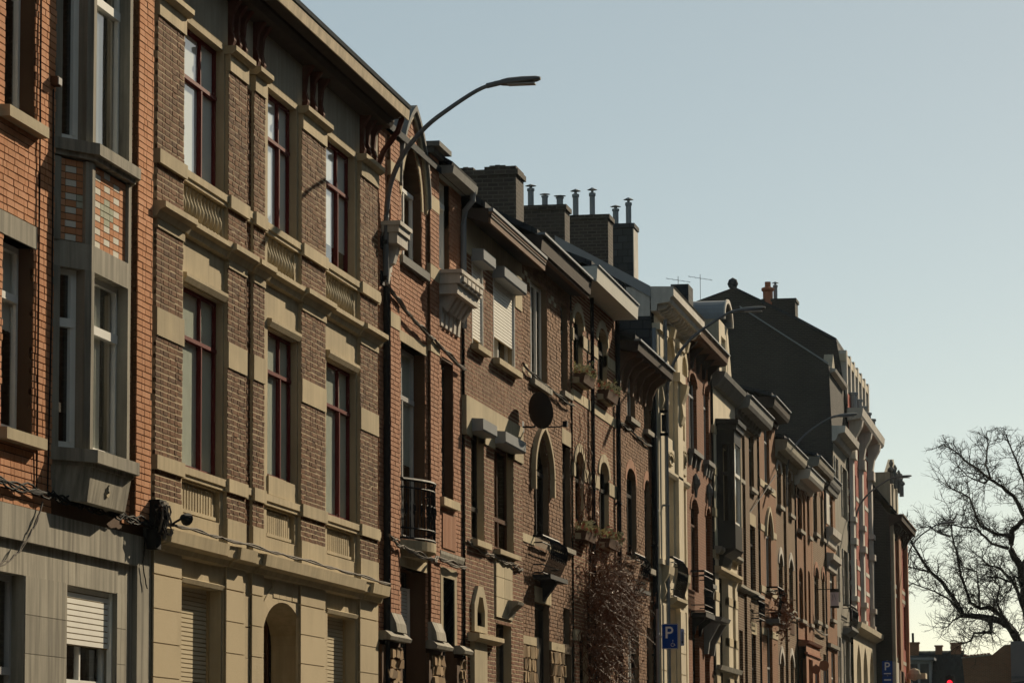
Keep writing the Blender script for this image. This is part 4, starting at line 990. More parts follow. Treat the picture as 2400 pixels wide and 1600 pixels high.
# ================================================================ HOUSE 10: striped cream house with the dark timber bay
h = thing('timber_bay_house', 'striped cream stone house with dark timber bay window and steep cream dormer', 'house', 0, 90.38)
Y0, Y10 = 90.37, 95.7
g1 = Op(91.2, 93.4, 1.8, 7.12); g2 = Op(94.4, 95.1, 1.8, 7.08); bo = Op(91.0, 93.6, 8.3, 11.0); sm = Op(94.5, 95.2, 8.2, 11.0)
part(h, 'stone_wall', wall_mb(Y0, Y10, .8, 12.3, [g1, g2, bo, sm], 0, .2), 'cream_render')
for k in range(9):
    band(h, 'sandstone', Y0+.01, Y10-.01, 2.0+k*1.1, 2.22+k*1.1, [g1, g2, bo, sm], .018)
for o in (g1, g2, sm): window(h, o, .18, 'dark_frame', 1 if o is g1 else 0, .78)
bp = [(0, 91.05), (.45, 91.25), (.45, 92.9), (0, 93.5)]
fa = [Face(bp[0], bp[1]), Face(bp[1], bp[2]), Face(bp[2], bp[3])]
by = part(h, 'timber_bay', MB().plan(bp, 7.8, 8.45), 'dark_frame')
part(h, 'bay_cornice', MB().plan(bp, 10.6, 10.95).plan([(-.02, 90.9), (.52, 91.15), (.52, 93.0), (-.02, 93.65)], 10.95, 11.1).plan([(-.02, 90.8), (.58, 91.1), (.58, 93.1), (-.02, 93.75)], 11.1, 11.22), 'dark_frame', by)
for f in fa:
    for t0 in (0, f.L-.09): q = MB(); f.box(q, t0, t0+.09, 8.45, 10.6, -.1, 0); part(h, 'mullion', q, 'cream_render' if f is fa[1] else 'dark_frame', by)
    f.window(h, .09, f.L-.09, 8.45, 10.6, 'white_frame' if f is fa[1] else 'dark_frame', .62, 0, -.04)
part(h, 'bay_console', MB().prof([(0, 7.3), (.1, 7.35), (.15, 7.6), (.4, 7.75), (.45, 7.82), (0, 7.85)], 91.2, 93.2), 'dark_frame', by)
part(h, 'string_course', MB().prof([(-.02, 7.62), (.12, 7.64), (.18, 7.72), (.18, 7.8), (-.02, 7.82)], Y0+.02, 91.2).prof([(-.02, 7.62), (.12, 7.64), (.18, 7.72), (.18, 7.8), (-.02, 7.82)], 93.3, Y10-.02), 'concrete')
part(h, 'cornice', MB().prof([(-.02, 7.12), (.08, 7.14), (.16, 7.2), (.16, 7.28), (-.02, 7.3)], Y0+.02, Y10-.02), 'sandstone')
part(h, 'sill', MB().prof([(-.15, 4.58), (.1, 4.58), (.14, 4.7), (-.15, 4.72)], Y0+.1, Y10-.1), 'concrete')
part(h, 'cornice', MB().prof([(-.05, 12.0), (.12, 12.05), (.3, 12.3), (.34, 12.42), (-.05, 12.45)], Y0+.02, Y10-.02), 'bluestone')
# narrow dormer with a curved metal hood, and its sloping cream cheek
do = Op(92.9, 94.0, 12.7, 13.7)
part(h, 'dormer', wall_mb(92.4, 94.5, 12.42, 14.1, [do], -.05, .15), 'cream_render'); window(h, do, .1, 'white_frame', 0, .7, x=-.05, glass='glass_old')
part(h, 'dormer_cheek', MB().box(-2.5, -.06, 92.42, 92.5, 12.42, 14.1).box(-2.5, -.06, 94.4, 94.48, 12.42, 14.1), 'grey_render')
ring = [(93.45+1.05*math.cos(math.pi*k/12), 14.1+.62*math.sin(math.pi*k/12)) for k in range(13)]
inn = [(93.45+.95*math.cos(math.pi*k/12), 14.1+.54*math.sin(math.pi*k/12)) for k in range(12, -1, -1)]
part(h, 'dormer_hood', MB().slab(ring+inn, -2.5, .08), 'zinc'); part(h, 'hood_rim', MB().slab([(93.45+1.08*math.cos(math.pi*k/12), 14.1+.65*math.sin(math.pi*k/12)) for k in range(13)]+inn, .08, .12), 'white_render')
part(h, 'sloping_cheek', MB().slab([(94.5, 12.45), (95.5, 12.45), (94.55, 13.9), (94.1, 14.05)], -.12, -.04), 'cream_render')
part(h, 'roof_box', MB().box(-1.2, -.72, 91.2, 92.2, 12.5, 14.9), 'slate_cladding')
body(h, Y0, Y10, 12.45, 'masonry_dark', pitch=40, over=.0)
chimney(h, -4.1, -3.0, 92.0, 92.9, 13.5, 17.0, 'masonry_sooty', [(.13, .78, .08), (.55, .8, .075)])
# ================================================================ HOUSES 11 to 16: terrace of brick fronts
def terrace(name, label, Y0, Y1, eave, wall, wins, mats, extra=None, eave_mat='eave_dark', eover=.5, eth=.22, pitch=20, arch='flat', arch_mat=None, zb=1.4, mb_bands=(), band_mat='sandstone'):
    h = thing(name, label, 'house', 0, Y0+.01)
    ops = []
    for q in wins: ops.append(Op(q[0], q[1], q[2], q[3], q[4] if len(q) > 4 else 'flat', q[5] if len(q) > 5 else 0))
    part(h, 'brick_wall', wall_mb(Y0, Y1, zb, eave-.1, ops, 0, .12), wall)
    for o in ops:
        if o.z0 < org(h)[2]+.8 and o.z1-o.z0 > 2.6 and (o.y1-o.y0) < 1.3: door(h, Op(o.y0, o.y1, org(h)[2]+.1, o.z1), .2, 'brown_frame')
        else: window(h, o, .09, mats, 1 if o.y1-o.y0 > 1.25 else 0, .72, .05, glass='glass_old')
        if o.kind != 'flat' and arch_mat: arch_ring(h, o, .2, arch_mat, -.02, .03, 'window_arch', 5)
        if o.z0 > org(h)[2]+1.5: sill(h, o.y0-.08, o.y1+.08, o.z0-.13, o.z0, .12, 'concrete')
    for (za, zb2) in mb_bands:
        band(h, band_mat, Y0+.02, Y1-.02, za, zb2, ops, .02)
    ev = part(h, 'eaves', MB().prof([(-.05, eave-.3), (.1, eave-.28), (.14, eave-.12), (eover-.08, eave-.1), (eover-.03, eave), (eover, eave+eth), (-.05, eave+eth+.02)], Y0+.01, Y1-.02), eave_mat)
    slab(h, 'gutter', 'zinc', Y0, Y1, eave+eth, eave+eth+.04, eover-.1, eover+.04, ev)
    body(h, Y0, Y1, eave+eth+.04, 'masonry_dark', pitch=pitch, over=eover-.1, zb=zb)
    return h
h = terrace('brown_terrace_house', 'brown brick terrace house with dark moulded cornice beside the striped cream house', 95.72, 102.2, 12.12, 'masonry_brown',
    [(96.3, 97.55, 10.15, 11.75), (99.5, 101.1, 10.15, 11.75), (96.5, 97.4, 7.16, 9.05), (99.55, 101.2, 7.16, 9.05), (96.5, 97.45, 1.8, 5.88), (99.6, 101.0, 2.4, 5.9)], 'dark_frame', eave_mat='bluestone', eover=.5)
part(h, 'string_course', MB().prof([(-.02, 6.95), (.1, 6.97), (.16, 7.04), (.16, 7.1), (-.02, 7.12)], 95.8, 102.1), 'concrete')
chm = chimney(h, -3.61, -2.95, 97.0, 97.9, 12.5, 17.55, 'slate_cladding', [(.15, .6, .085), (.72, .8, .08)])
part(h, 'chimney_cladding', MB().box(-2.95, -2.93, 97.0, 97.9, 12.5, 17.4), 'white_render', chm)
slab(h, 'pier', 'masonry_brown', 98.1, 99.2, 1.4, 11.8, -.02, .06); 
for o in ((99.5, 101.15, 9.05, 9.4), (99.55, 101.1, 5.9, 6.25)): slab(h, 'lintel', 'sandstone', o[0], o[1], o[2], o[3], -.02, .03)
iron_rail(h, 99.5, 101.2, 6.3, 6.95, .25, 0, 8)
for k in range(8): part(h, 'cornice_bracket', MB().prof([(0, 11.8), (.06, 11.8), (.2, 12.0), (.2, 12.04), (0, 12.04)], 96.0+k*.78, 96.16+k*.78), 'bluestone')
h = terrace('orange_terrace_house', 'orange brick terrace house with pale bands and one pointed first floor window', 102.22, 107.05, 12.82, 'masonry_orange',
    [(103.68, 105.25, 10.55, 12.45), (103.78, 105.36, 7.45, 9.65, 'gothic', .7), (103.68, 105.3, 1.9, 6.3)], 'grey_frame', mb_bands=((10.42, 10.62), (9.1, 9.28), (7.25, 7.45), (6.0, 6.2)), band_mat='sandstone_pale', pitch=16)
iron_rail(h, 103.6, 105.5, 6.5, 7.45, .35, 0, 10, belly=.05)
part(h, 'balcony_slab', MB().box(-.02, .4, 103.5, 105.6, 6.38, 6.5), 'bluestone')
o_ = Op(103.5, 105.6, 8.8, 9.95, 'gothic', .95); i_ = Op(103.66, 105.45, 8.8, 9.8, 'gothic', .82)
part(h, 'hood_mould', MB().slab(o_.curve(16)+list(reversed(i_.curve(16))), -.01, .08), 'sandstone_pale')
h = terrace('arched_brown_house', 'brown brick house with white stone arch heads below a pale timber cornice', 107.07, 114.0, 12.02, 'masonry_ochre',
    [(108.05, 109.4, 10.3, 11.65, 'round', .3), (111.45, 112.95, 10.3, 11.75, 'round', .3), (108.2, 109.5, 7.18, 8.8, 'gothic', .35), (111.5, 112.95, 7.18, 8.85, 'gothic', .35), (108.1, 109.35, 2.0, 5.7, 'gothic', .4), (111.25, 112.75, 2.6, 5.75, 'gothic', .4)], 'dark_frame', arch_mat='white_render', eave_mat='grey_render', eover=.45, pitch=16)
slab(h, 'pier', 'masonry_ochre', 110.2, 110.9, 1.6, 11.7, -.02, .07)
for ya, yb in ((108.2, 109.5), (111.45, 113.05)): slab(h, 'tile_panel', 'brown_frame', ya, yb, 6.4, 6.84, -.01, .02)
h = terrace('white_guttered_house', 'orange fronted house with plain white box gutter and projecting ground floor', 114.02, 119.4, 11.72, 'masonry_orange',
    [(114.4, 116.1, 10.0, 11.6), (117.85, 118.9, 10.0, 11.6), (114.6, 116.05, 7.02, 8.75, 'round', .3), (117.8, 118.8, 7.02, 8.82, 'round', .25)], 'brown_frame', eave_mat='gutter_white', eover=.5, pitch=16)
slab(h, 'pier', 'masonry_orange', 116.6, 117.3, 1.9, 11.4, -.02, .06)
g_o = [Op(114.9, 116.4, 2.9, 5.7), Op(117.9, 118.9, 2.0, 5.5)]
part(h, 'shopfront', wall_mb(114.05, 119.38, 1.9, 6.25, g_o, .25, .2).box(-.02, .249, 114.05, 119.38, 6.1, 6.25), 'orange_render')
part(h, 'cornice', MB().prof([(.2, 6.18), (.32, 6.2), (.36, 6.28), (-.02, 6.32)], 114.04, 119.38), 'terracotta'); part(h, 'cornice', MB().prof([(.2, 5.82), (.3, 5.84), (.3, 5.9), (.2, 5.92)], 114.04, 119.38), 'terracotta')
for o in g_o: window(h, o, .2, 'dark_frame', 0, .7, x=.25)
h = terrace('tall_ochre_house', 'ochre brick house with tall round headed windows beside the green and white house', 119.42, 125.6, 12.62, 'masonry_ochre',
    [(121.05, 122.55, 10.35, 12.1, 'round', .35), (124.0, 125.0, 10.35, 12.1, 'round', .3), (121.0, 122.65, 7.28, 9.15, 'round', .35), (124.05, 125.1, 7.28, 9.15, 'round', .3), (121.2, 123.0, 2.8, 6.2), (124.2, 125.4, 2.3, 6.2)], 'dark_frame', arch_mat='orange_render', eave_mat='concrete_dark', eover=.4, pitch=16)
slab(h, 'pier', 'masonry_orange', 119.5, 120.1, 2.1, 12.3, -.02, .05)
h = terrace('corbelled_house', 'slim orange brick house with white corbelled ledges next to the ochre house', 125.62, 130.0, 12.5, 'masonry_orange',
    [(127.0, 128.8, 10.9, 12.2), (126.95, 128.8, 7.6, 9.55), (127.0, 128.6, 3.0, 6.4)], 'white_frame', eave_mat='bluestone', eover=.25, pitch=16)
for (za, zb) in ((10.5, 10.9), (9.6, 9.95)): part(h, 'corbelled_ledge', MB().prof([(-.02, za-.3), (.06, za-.25), (.1, za), (.24, za+.1), (.26, zb-.05), (-.02, zb)], 125.8, 129.6), 'white_render')
part(h, 'string_course', MB().prof([(-.02, 6.5), (.1, 6.52), (.12, 6.64), (-.02, 6.68)], 125.7, 129.9), 'concrete')
slab(h, 'white_panel', 'white_render', 125.7, 127.0, 11.0, 12.3, -.01, .03)
# ================================================================ HOUSE 17: tall grey house with dark flank
h = thing('tall_grey_house', 'tall pale grey house with quoins, green blinds and a huge dark bare flank wall', 'house', 0, 130.02)
Y0, Y17 = 130.0, 137.0
wi = [Op(130.55, 131.9, 12.55, 13.9), Op(133.8, 136.3, 11.85, 13.85), Op(133.7, 136.0, 8.45, 10.6), Op(130.6, 131.8, 8.45, 10.6), Op(133.65, 136.1, 3.2, 7.1), Op(130.6, 131.8, 2.6, 7.1)]
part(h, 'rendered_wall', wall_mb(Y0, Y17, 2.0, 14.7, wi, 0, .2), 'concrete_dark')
for o in wi:
    window(h, o, .18, 'white_frame', 1 if o.y1-o.y0 > 2 else 0, .75)
    for k in range(6):
        zz = o.z0+(o.z1-o.z0)*k/6; s_ = .18 if k % 2 else .1
        for yy in ((o.y0-s_, o.y0-.01), (o.y1+.01, o.y1+s_)): slab(h, 'quoin', 'white_render', yy[0], yy[1], zz, zz+(o.z1-o.z0)/6-.02, -.01, .05)
iron_rail(h, 133.5, 136.3, 7.55, 8.4, .3, 0, 10, belly=.08)
part(h, 'balcony_slab', MB().prof([(-.02, 7.28), (.2, 7.3), (.36, 7.46), (.36, 7.54), (-.02, 7.55)], 133.3, 136.5), 'bluestone')
part(h, 'cornice', MB().prof([(-.05, 14.4), (.12, 14.45), (.2, 14.68), (.46, 14.74), (.5, 14.98), (-.05, 15.0)], Y0+.01, Y17-.02), 'white_render')
fl = MB(); P = [(-.03, 1.5), (-10, 1.5), (-10, 17.0), (-7.0, 19.6), (-3.45, 19.58), (-.1, 17.3), (-.03, 15)]
for yy in (Y0+.0, Y17-.02): fl.quad(*[(x, yy, z) for x, z in P])
for (p, q) in zip(P[1:], P[2:]): fl.quad((p[0], Y0, p[1]), (p[0], Y17-.02, p[1]), (q[0], Y17-.02, q[1]), (q[0], Y0, q[1]))
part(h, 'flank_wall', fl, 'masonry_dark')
part(h, 'verge_flashing', MB().prof([(-.12, 17.33), (-3.45, 19.6), (-3.45, 19.66), (-.12, 17.39)], Y0-.05, Y0+.05), 'zinc')
do = Op(131.2, 133.0, 15.3, 16.9); dm = wall_mb(130.5, 136.4, 15.0, 17.1, [do, Op(134.2, 135.6, 15.3, 16.9)], -.1, .15); dm.slab([(130.6, 17.1), (132.6, 17.1), (131.6, 17.9)], -.4, -.05); part(h, 'dormer', dm, 'grey_render'); window(h, do, .12, 'white_frame', 1, .7, x=-.1); window(h, Op(134.2, 135.6, 15.3, 16.9), .12, 'white_frame', 1, .7, x=-.1)
part(h, 'dormer_pediment', MB().prof([(-.12, 17.05), (.1, 17.1), (.14, 17.2), (-.12, 17.25)], 130.4, 136.5), 'white_render')
part(h, 'rooms', MB().box(-3.2, -3.1, Y0+.05, Y17-.1, 2, 15), 'room_dark')
# ================================================================ HOUSE 18: crimson brick with white bow pilasters
h = thing('crimson_and_white_house', 'crimson brick house with fat white pilasters, bracketed cornice and arched ground floor', 'house', 0, 137.02)
Y0, Y18 = 137.02, 149.9
gr_ = [Op(138.6, 141.0, 2.4, 7.15, 'gothic', 1.2), Op(142.2, 144.6, 2.4, 7.15, 'gothic', 1.2), Op(145.8, 148.2, 2.4, 7.15, 'gothic', 1.2)]
up_ = [Op(ya, ya+1.5, za, zb) for ya in (139.0, 143.6, 147.6) for za, zb in ((8.5, 10.6), (11.9, 14.0), )]
part(h, 'brick_wall', wall_mb(Y0, Y18, 7.6, 17.0, up_, 0, .2), 'masonry_crimson')
part(h, 'ground_floor_wall', wall_mb(Y0, Y18, 2.0, 7.6, gr_, .05, .3), 'cream_render')
for o in up_: window(h, o, .14, 'white_frame', 1, .7, glass='glass_old')
for o in gr_: window(h, Op(o.y0, o.y1, 2.9, 7.15), .3, 'tan_frame', 1, .7)
for (ya, yb) in ((137.2, 138.2), (142.2, 143.2), (147.4, 148.4)):
    pr = part(h, 'pilaster', MB().plan([(0, ya), (.14, ya+.1), (.14, yb-.1), (0, yb)], 7.9, 14.5), 'white_render')
    for (za, zb, e) in ((7.9, 8.2, .06), (8.75, 8.95, .1), (11.0, 11.25, .1), (11.9, 12.1, .08), (14.4, 14.8, .12)):
        part(h, 'pilaster_band', MB().plan([(0, ya-e), (.14+e, ya+.1-e), (.14+e, yb-.1+e), (0, yb+e)], za, zb), 'white_render', pr)
    part(h, 'cornice_bracket', MB().prof([(0, 14.8), (.2, 14.85), (.28, 15.3), (.5, 15.7), (.55, 15.95), (0, 16.0)], ya+.2, yb-.2), 'white_render', pr)
for za in (9.4, 10.2, 13.0, 15.2): 
    band(h, 'white_render', Y0+.02, Y18-.02, za, za+.16, up_, .02)
part(h, 'string_course', MB().prof([(-.02, 7.5), (.2, 7.62), (.36, 7.72), (.4, 7.92), (-.02, 7.95)], Y0+.02, Y18-.02), 'cream_render')
part(h, 'cornice', MB().prof([(-.05, 15.9), (.5, 16.0), (.56, 16.1), (.6, 16.4), (-.05, 16.42)], Y0+.01, Y18-.02), 'white_render')
pp = part(h, 'parapet', MB().box(-.4, -.05, Y0+.1, Y18-.1, 16.4, 16.6).box(-.4, -.05, Y0+.1, Y18-.1, 18.3, 18.6), 'cream_render')
for k in range(7): part(h, 'parapet_post', MB().box(-.4, -.03, Y0+.2+k*2.0, Y0+.7+k*2.0, 16.6, 18.75), 'white_render', pp)
part(h, 'mansard', MB().box(-3, -.42, Y0+.1, Y18-.1, 16.4, 18.5), 'slate_cladding')
for k in range(5): flue(h, pp, .1, Y0+1.5+k*2.6, 16.42, .9, .16, False, 'zinc')
fl = MB(); P = [(-.03, 1.8), (-11, 1.8), (-11, 17.0), (-8, 20.2), (-4.6, 21.35), (-3.4, 20.85), (-1.96, 19.95), (-.4, 19.05), (-.03, 16.5)]
for yy in (Y0, Y18-.02): fl.quad(*[(x, yy, z) for x, z in P])
for (p, q) in zip(P[1:-1], P[2:]): fl.quad((p[0], Y0, p[1]), (p[0], Y18-.02, p[1]), (q[0], Y18-.02, q[1]), (q[0], Y0, q[1]))
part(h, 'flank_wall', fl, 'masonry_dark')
part(h, 'roof', MB().prof([(-.4, 19.07), (-1.96, 19.97), (-4.6, 21.37), (-4.6, 21.47), (-1.96, 20.1), (-.4, 19.2)], Y0-.1, Y18-.1), 'slate_cladding')
ch = chimney(h, -3.35, -2.05, 137.2, 138.4, 19.5, 20.9, 'masonry_dark', [(.35, .75, .08)])
part(h, 'chimney_pot', MB().lathe(-3.15, 137.3, [(.2, 19.6), (.2, 21.2), (.26, 21.25), (.26, 21.35), (.12, 21.4), (.12, 21.6)], 10), 'terracotta', ch)
part(h, 'ridge_ball', MB().lathe(-4.55, 137.2, [(.02, 21.3), (.16, 21.4), (.22, 21.55), (.16, 21.72), (.02, 21.8)], 10), 'slate_cladding')
part(h, 'rooms', MB().box(-3.2, -3.1, Y0+.05, Y18-.1, 2, 16), 'room_dark')
# ================================================================ HOUSE 19: end of the row, standing forward of its neighbours
h = thing('end_terrace_house', 'dark flanked end house of the row with wide timber eaves and ornate dormer', 'house', 0, 149.92)
Y0, Y19, X = 149.92, 160.2, .8
wi = [Op(ya, ya+1.3, za, zb) for ya in (151.6, 155.9, 158.3) for za, zb in ((3.6, 6.2), (7.6, 9.6), (10.4, 12.3))]
part(h, 'brick_wall', wall_mb(Y0, Y19, 2.2, 12.9, wi, X, .2), 'masonry_crimson')
for o in wi: window(h, o, .14, 'grey_frame', 1, .7, x=X, glass='glass_old')
for (ya, yb, mt) in ((150.1, 150.7, 'grey_render'), (153.6, 155.2, 'orange_render'), (159.7, 160.15, 'orange_render')): slab(h, 'pilaster', mt, ya, yb, 2.2, 12.8, X-.02, X+.14)
for za in (9.7, 10.1, 6.9): slab(h, 'stone_band', 'grey_render', Y0+.02, Y19-.02, za, za+.16, X-.02, X+.02)
slab(h, 'shop_fascia', 'white_render', Y0+.1, 152.3, 5.7, 6.8, X-.02, X+.12); slab(h, 'shop_fascia', 'eave_timber', 152.6, 156.0, 5.8, 6.5, X-.02, X+.14)
ev = part(h, 'eaves', MB().prof([(X-.05, 12.6), (X+.4, 12.85), (X+.5, 12.87), (X+.54, 13.1), (X-.05, 13.15)], Y0+.01, Y19-.1), 'eave_dark'); slab(h, 'gutter', 'eave_timber', Y0, Y19-.1, 13.1, 13.14, X+.4, X+.58, ev)
for k in range(8): part(h, 'bracket', MB().prof([(X, 12.2), (X+.08, 12.2), (X+.2, 12.5), (X+.4, 12.76), (X, 12.76)], Y0+.6+k*1.25-.1, Y0+.6+k*1.25+.1), 'eave_dark', ev)
body(h, Y0, Y19-.05, 13.14, 'masonry_dark', pitch=58, over=X+.3, depth=7, x0=X-.01)
do = [Op(152.2, 153.4, 13.5, 14.7), Op(154.8, 156.0, 13.5, 14.7)]
part(h, 'dormer', wall_mb(151.4, 156.8, 13.14, 15.1, do, X-.05, .15).slab([(151.4, 15.1), (156.8, 15.1), (154.1, 15.9)], X-.3, X-.05).box(-3, X-.06, 151.4, 151.55, 13.14, 15.1), 'grey_render')
for o in do: window(h, o, .12, 'white_frame', 1, .7, x=X-.05)
for yc in (151.5, 154.1, 156.7, 158.6): part(h, 'finial', MB().lathe(X, yc, [(.1, 14.6), (.1, 15.1), (.17, 15.15), (.15, 15.25), (.06, 15.35), (.1, 15.5), (.03, 15.65)], 8), 'bluestone')

# the fronts are not quite in line: some stand a few centimetres forward of their neighbours
for o in list(bpy.data.objects):
    f_ = {'shuttered_brick_house': .055, 'vine_covered_house': .04, 'bracketed_eave_house': .03, 'cream_rendered_house': .07, 'timber_bay_house': .06, 'orange_terrace_house': .05, 'white_guttered_house': .05, 'corbelled_house': .05, 'crimson_and_white_house': .06}.get(o.name)
    if f_: o.location.x += f_
# ================================================================ street lamps bracketed to the fronts
LP = [(.07, 0), (.07, .55), (.085, 1.07), (.15, 1.47), (.35, 1.9), (.67, 2.27), (1.02, 2.53), (1.43, 2.78), (1.70, 2.88)]
def street_lamp(Y, zb, dx, label, stand=False):
    t = thing('street_lamp', label, 'street lamp', dx, Y, zb, 'street lamps bracketed along the house fronts')
    pts = []
    for k in range(len(LP)-1):                             # smooth the sweep
        p0, p1, p2, p3 = LP[max(k-1, 0)], LP[k], LP[k+1], LP[min(k+2, len(LP)-1)]
        for q in range(4):
            s = q/4; f = lambda a, b, c_, d: .5*(2*b+(c_-a)*s+(2*a-5*b+4*c_-d)*s*s+(3*b-a-3*c_+d)*s**3)
            pts.append((dx+f(p0[0], p1[0], p2[0], p3[0]), Y, zb+f(p0[1], p1[1], p2[1], p3[1])))
    pts.append((dx+LP[-1][0], Y, zb+LP[-1][1]))
    n = len(pts)
    smooth(part(t, 'arm', MB().tube(pts, [.045-.017*k/(n-1) for k in range(n)], 10), 'lamp_grey'))
    hx, hz = dx+1.70, zb+2.88
    hd = MB(); secs = [(0, .035, .03), (.08, .04, .034), (.10, .055, .042), (.2, .10, .052), (.42, .12, .048), (.62, .10, .034), (.68, .05, .02)]
    for (s, wy, hh) in secs:
        for (cy, cz) in ((-1, -.6), (-.6, -1), (.6, -1), (1, -.6), (1, .5), (.5, 1), (-.5, 1), (-1, .5)): hd.v.append((hx+s, Y+cy*wy, hz+s*.07+cz*hh))
    for k in range(len(secs)-1):
        for q in range(8): hd.f.append((k*8+q, k*8+(q+1) % 8, k*8+8+(q+1) % 8, k*8+8+q))
    hd.f.append(tuple(range(8))); hd.f.append(tuple(range(len(hd.v)-8, len(hd.v))))
    smooth(part(t, 'lamp_head', hd, 'lamp_light'))
    part(t, 'lens', MB().box(hx+.2, hx+.6, Y-.08, Y+.08, hz-.04, hz-.02), 'box_grey')
    part(t, 'collar', MB().tube([(hx-.12, Y, hz-.035), (hx+.08, Y, hz+.005)], .04, 10), 'lamp_grey')
    for zz in (zb+.05, zb+.58):
        part(t, 'wall_bracket', MB().box(-.0, dx+.1, Y-.05, Y+.05, zz-.03, zz+.03).box(0, .03, Y-.12, Y+.12, zz-.1, zz+.1), 'iron_black')
    if stand: part(t, 'ballast_box', MB().box(dx-.05, dx+.05, Y-.07, Y+.07, zb+.12, zb+.5), 'iron_black')
    return t
street_lamp(48.9, 8.9, .0, 'tall curved grey street lamp fixed between the sandstone house and the pointed gable')
street_lamp(78.75, 9.55, .26, 'street lamp on black wall brackets against the cream rendered house', True)
street_lamp(110.4, 10.4, .0, 'street lamp curving in front of the huge dark flank wall')
street_lamp(139.6, 10.95, .0, 'street lamp curving across the crimson and white house')
street_lamp(160.5, 10.62, .8, 'farthest street lamp, at the end of the row against the bare tree')

# ================================================================ cables, boxes, fittings
def cable(label, pts, r=.012, n=3, mat='cable_black', sag=.03, spread=.03):
    mb = MB()
    for q in range(n):
        P = []
        for (p0, p1) in zip(pts, pts[1:]):
            m = 10
            for k in range(m):
                t = k/m; P.append((p0[0]+(p1[0]-p0[0])*t+random.uniform(-.004, .004), p0[1]+(p1[1]-p0[1])*t, p0[2]+(p1[2]-p0[2])*t-sag*4*t*(1-t)*(.6+.4*q)+(q-n/2)*spread*.5*math.sin(t*9+q*2)))
        P.append(pts[-1]); mb.tube(P, r, 5)
    x, y, z = pts[0]
    return solo('cable', mb, mat, label, 'cable', x, y, z)
cable('black cable bundle strung across the orange brick wall under the bay window', [(.05, 27.5, 4.52), (.06, 31.4, 4.5), (.08, 33.0, 4.49), (.1, 34.0, 4.47), (.1, 35.4, 4.46), (.12, 36.6, 4.46)], .011, 5, 'cable_black', .015, .045)
cable('twisted cable lying along the sandstone ground floor cornice', [(.2, 36.9, 4.49), (.22, 39.0, 4.48), (.22, 42.0, 4.48), (.22, 45.0, 4.48), (.2, 48.6, 4.47)], .012, 3, 'cable_grey', .01, .03)
cable('cable loop crossing the pink brick house below its iron balcony', [(.14, 48.8, 5.2), (.12, 50.0, 5.1), (.36, 51.0, 4.98), (.12, 52.5, 5.12), (.1, 55.0, 5.1)], .014, 4, 'cable_grey', .03, .04)
cable('ringed cable sagging from the street lamp below the pointed gable', [(.1, 48.95, 8.86), (.1, 50.6, 8.62), (.1, 52.4, 8.5), (.1, 55.0, 8.32)], .02, 3, 'cable_grey', .04, .05)
cable('cable under the middle sills of the chestnut brick house', [(.08, 55.2, 5.55), (.1, 57.7, 5.45), (.12, 59.2, 5.43), (.08, 60.5, 5.4)], .013, 4, 'cable_grey', .03, .04)
cable('cable slung below the top windows of the tan brick house', [(.08, 60.6, 9.1), (.08, 63.5, 9.0), (.1, 66.4, 8.95)], .014, 3, 'cable_black', .05, .04)
cable('cable below the top sills of the low bracketed house', [(.07, 72.5, 9.35), (.07, 74.6, 9.3), (.09, 77.9, 9.25)], .014, 3, 'cable_black', .06, .04)
cable('cable along the sills of the ochre brick house', [(.1, 107.5, 7.02), (.1, 114.0, 7.0), (.1, 119.5, 6.96), (.1, 125.0, 6.92)], .02, 3, 'cable_grey', .08, .05)
cable('slack white cable end on the dark end house', [(.3, 150.1, 7.9), (.3, 152.0, 7.5), (.25, 155.0, 7.75)], .03, 2, 'cable_grey', .2, .04)
cable('thin vertical cable pair down the orange brick beside the left windows', [(.025, 32.56, 11.0), (.03, 32.58, 8.2), (.025, 32.62, 4.5)], .008, 3, 'cable_black', .0, .02)
cable('thin vertical cables down the orange brick edge next to the bay', [(.025, 33.02, 8.6), (.03, 33.03, 6.5), (.025, 32.98, 4.5)], .007, 4, 'cable_black', .0, .03)
cable('loose grey cable drooping over the concrete ground floor', [(.05, 32.75, 4.4), (.05, 32.4, 4.1), (.04, 31.9, 3.82), (.05, 31.3, 3.7)], .009, 2, 'cable_grey', .05, .03)
cable('short loose cable hanging at the edge of the concrete ground floor', [(.05, 36.4, 4.3), (.04, 36.35, 4.0), (.05, 36.5, 3.75)], .007, 1, 'cable_black', .02, 0)
cable('stay wire running diagonally over the brown and orange terrace houses', [(.05, 99.0, 9.3), (.3, 104.5, 10.9)], .018, 1, 'cable_black', .05, 0)
t = thing('junction_box', 'black cable junction box cluster between the orange brick and sandstone houses', 'junction box', 0, 36.62, 4.2)
part(t, 'box', MB().box(.04, .2, 36.45, 36.72, 4.42, 4.72).box(.06, .17, 36.42, 36.62, 4.18, 4.40), 'cable_black')
part(t, 'cover', MB().box(.2, .23, 36.5, 36.7, 4.45, 4.7).box(.17, .19, 36.66, 36.75, 4.3, 4.42), 'cable_grey')
for k in range(9):
    a0 = random.uniform(36.4, 36.8); part(t, 'cable_loop', MB().tube([(.2+.05*math.sin(q), a0+.08*math.cos(q*.9+k), 4.5+.16*math.sin(q*.7+k)) for q in range(9)], .012, 5), 'cable_black' if k % 2 else 'cable_grey')
part(t, 'bracket', MB().box(0, .05, 36.5, 36.7, 4.3, 4.6), 'zinc')
t = thing('floodlight', 'small black cone floodlight perched on the sandstone cornice', 'floodlight', .3, 37.1, 4.46)
part(t, 'shade', MB().tube([(.3, 36.95, 4.54), (.31, 37.0, 4.56), (.33, 37.1, 4.545)], [.018, .035, .075], 12), 'iron_black')
part(t, 'stem', MB().tube([(.2, 36.9, 4.46), (.24, 36.92, 4.5), (.3, 36.96, 4.54)], .014, 6), 'iron_black')
part(t, 'foot', MB().box(.16, .26, 36.86, 36.96, 4.455, 4.475), 'iron_black')
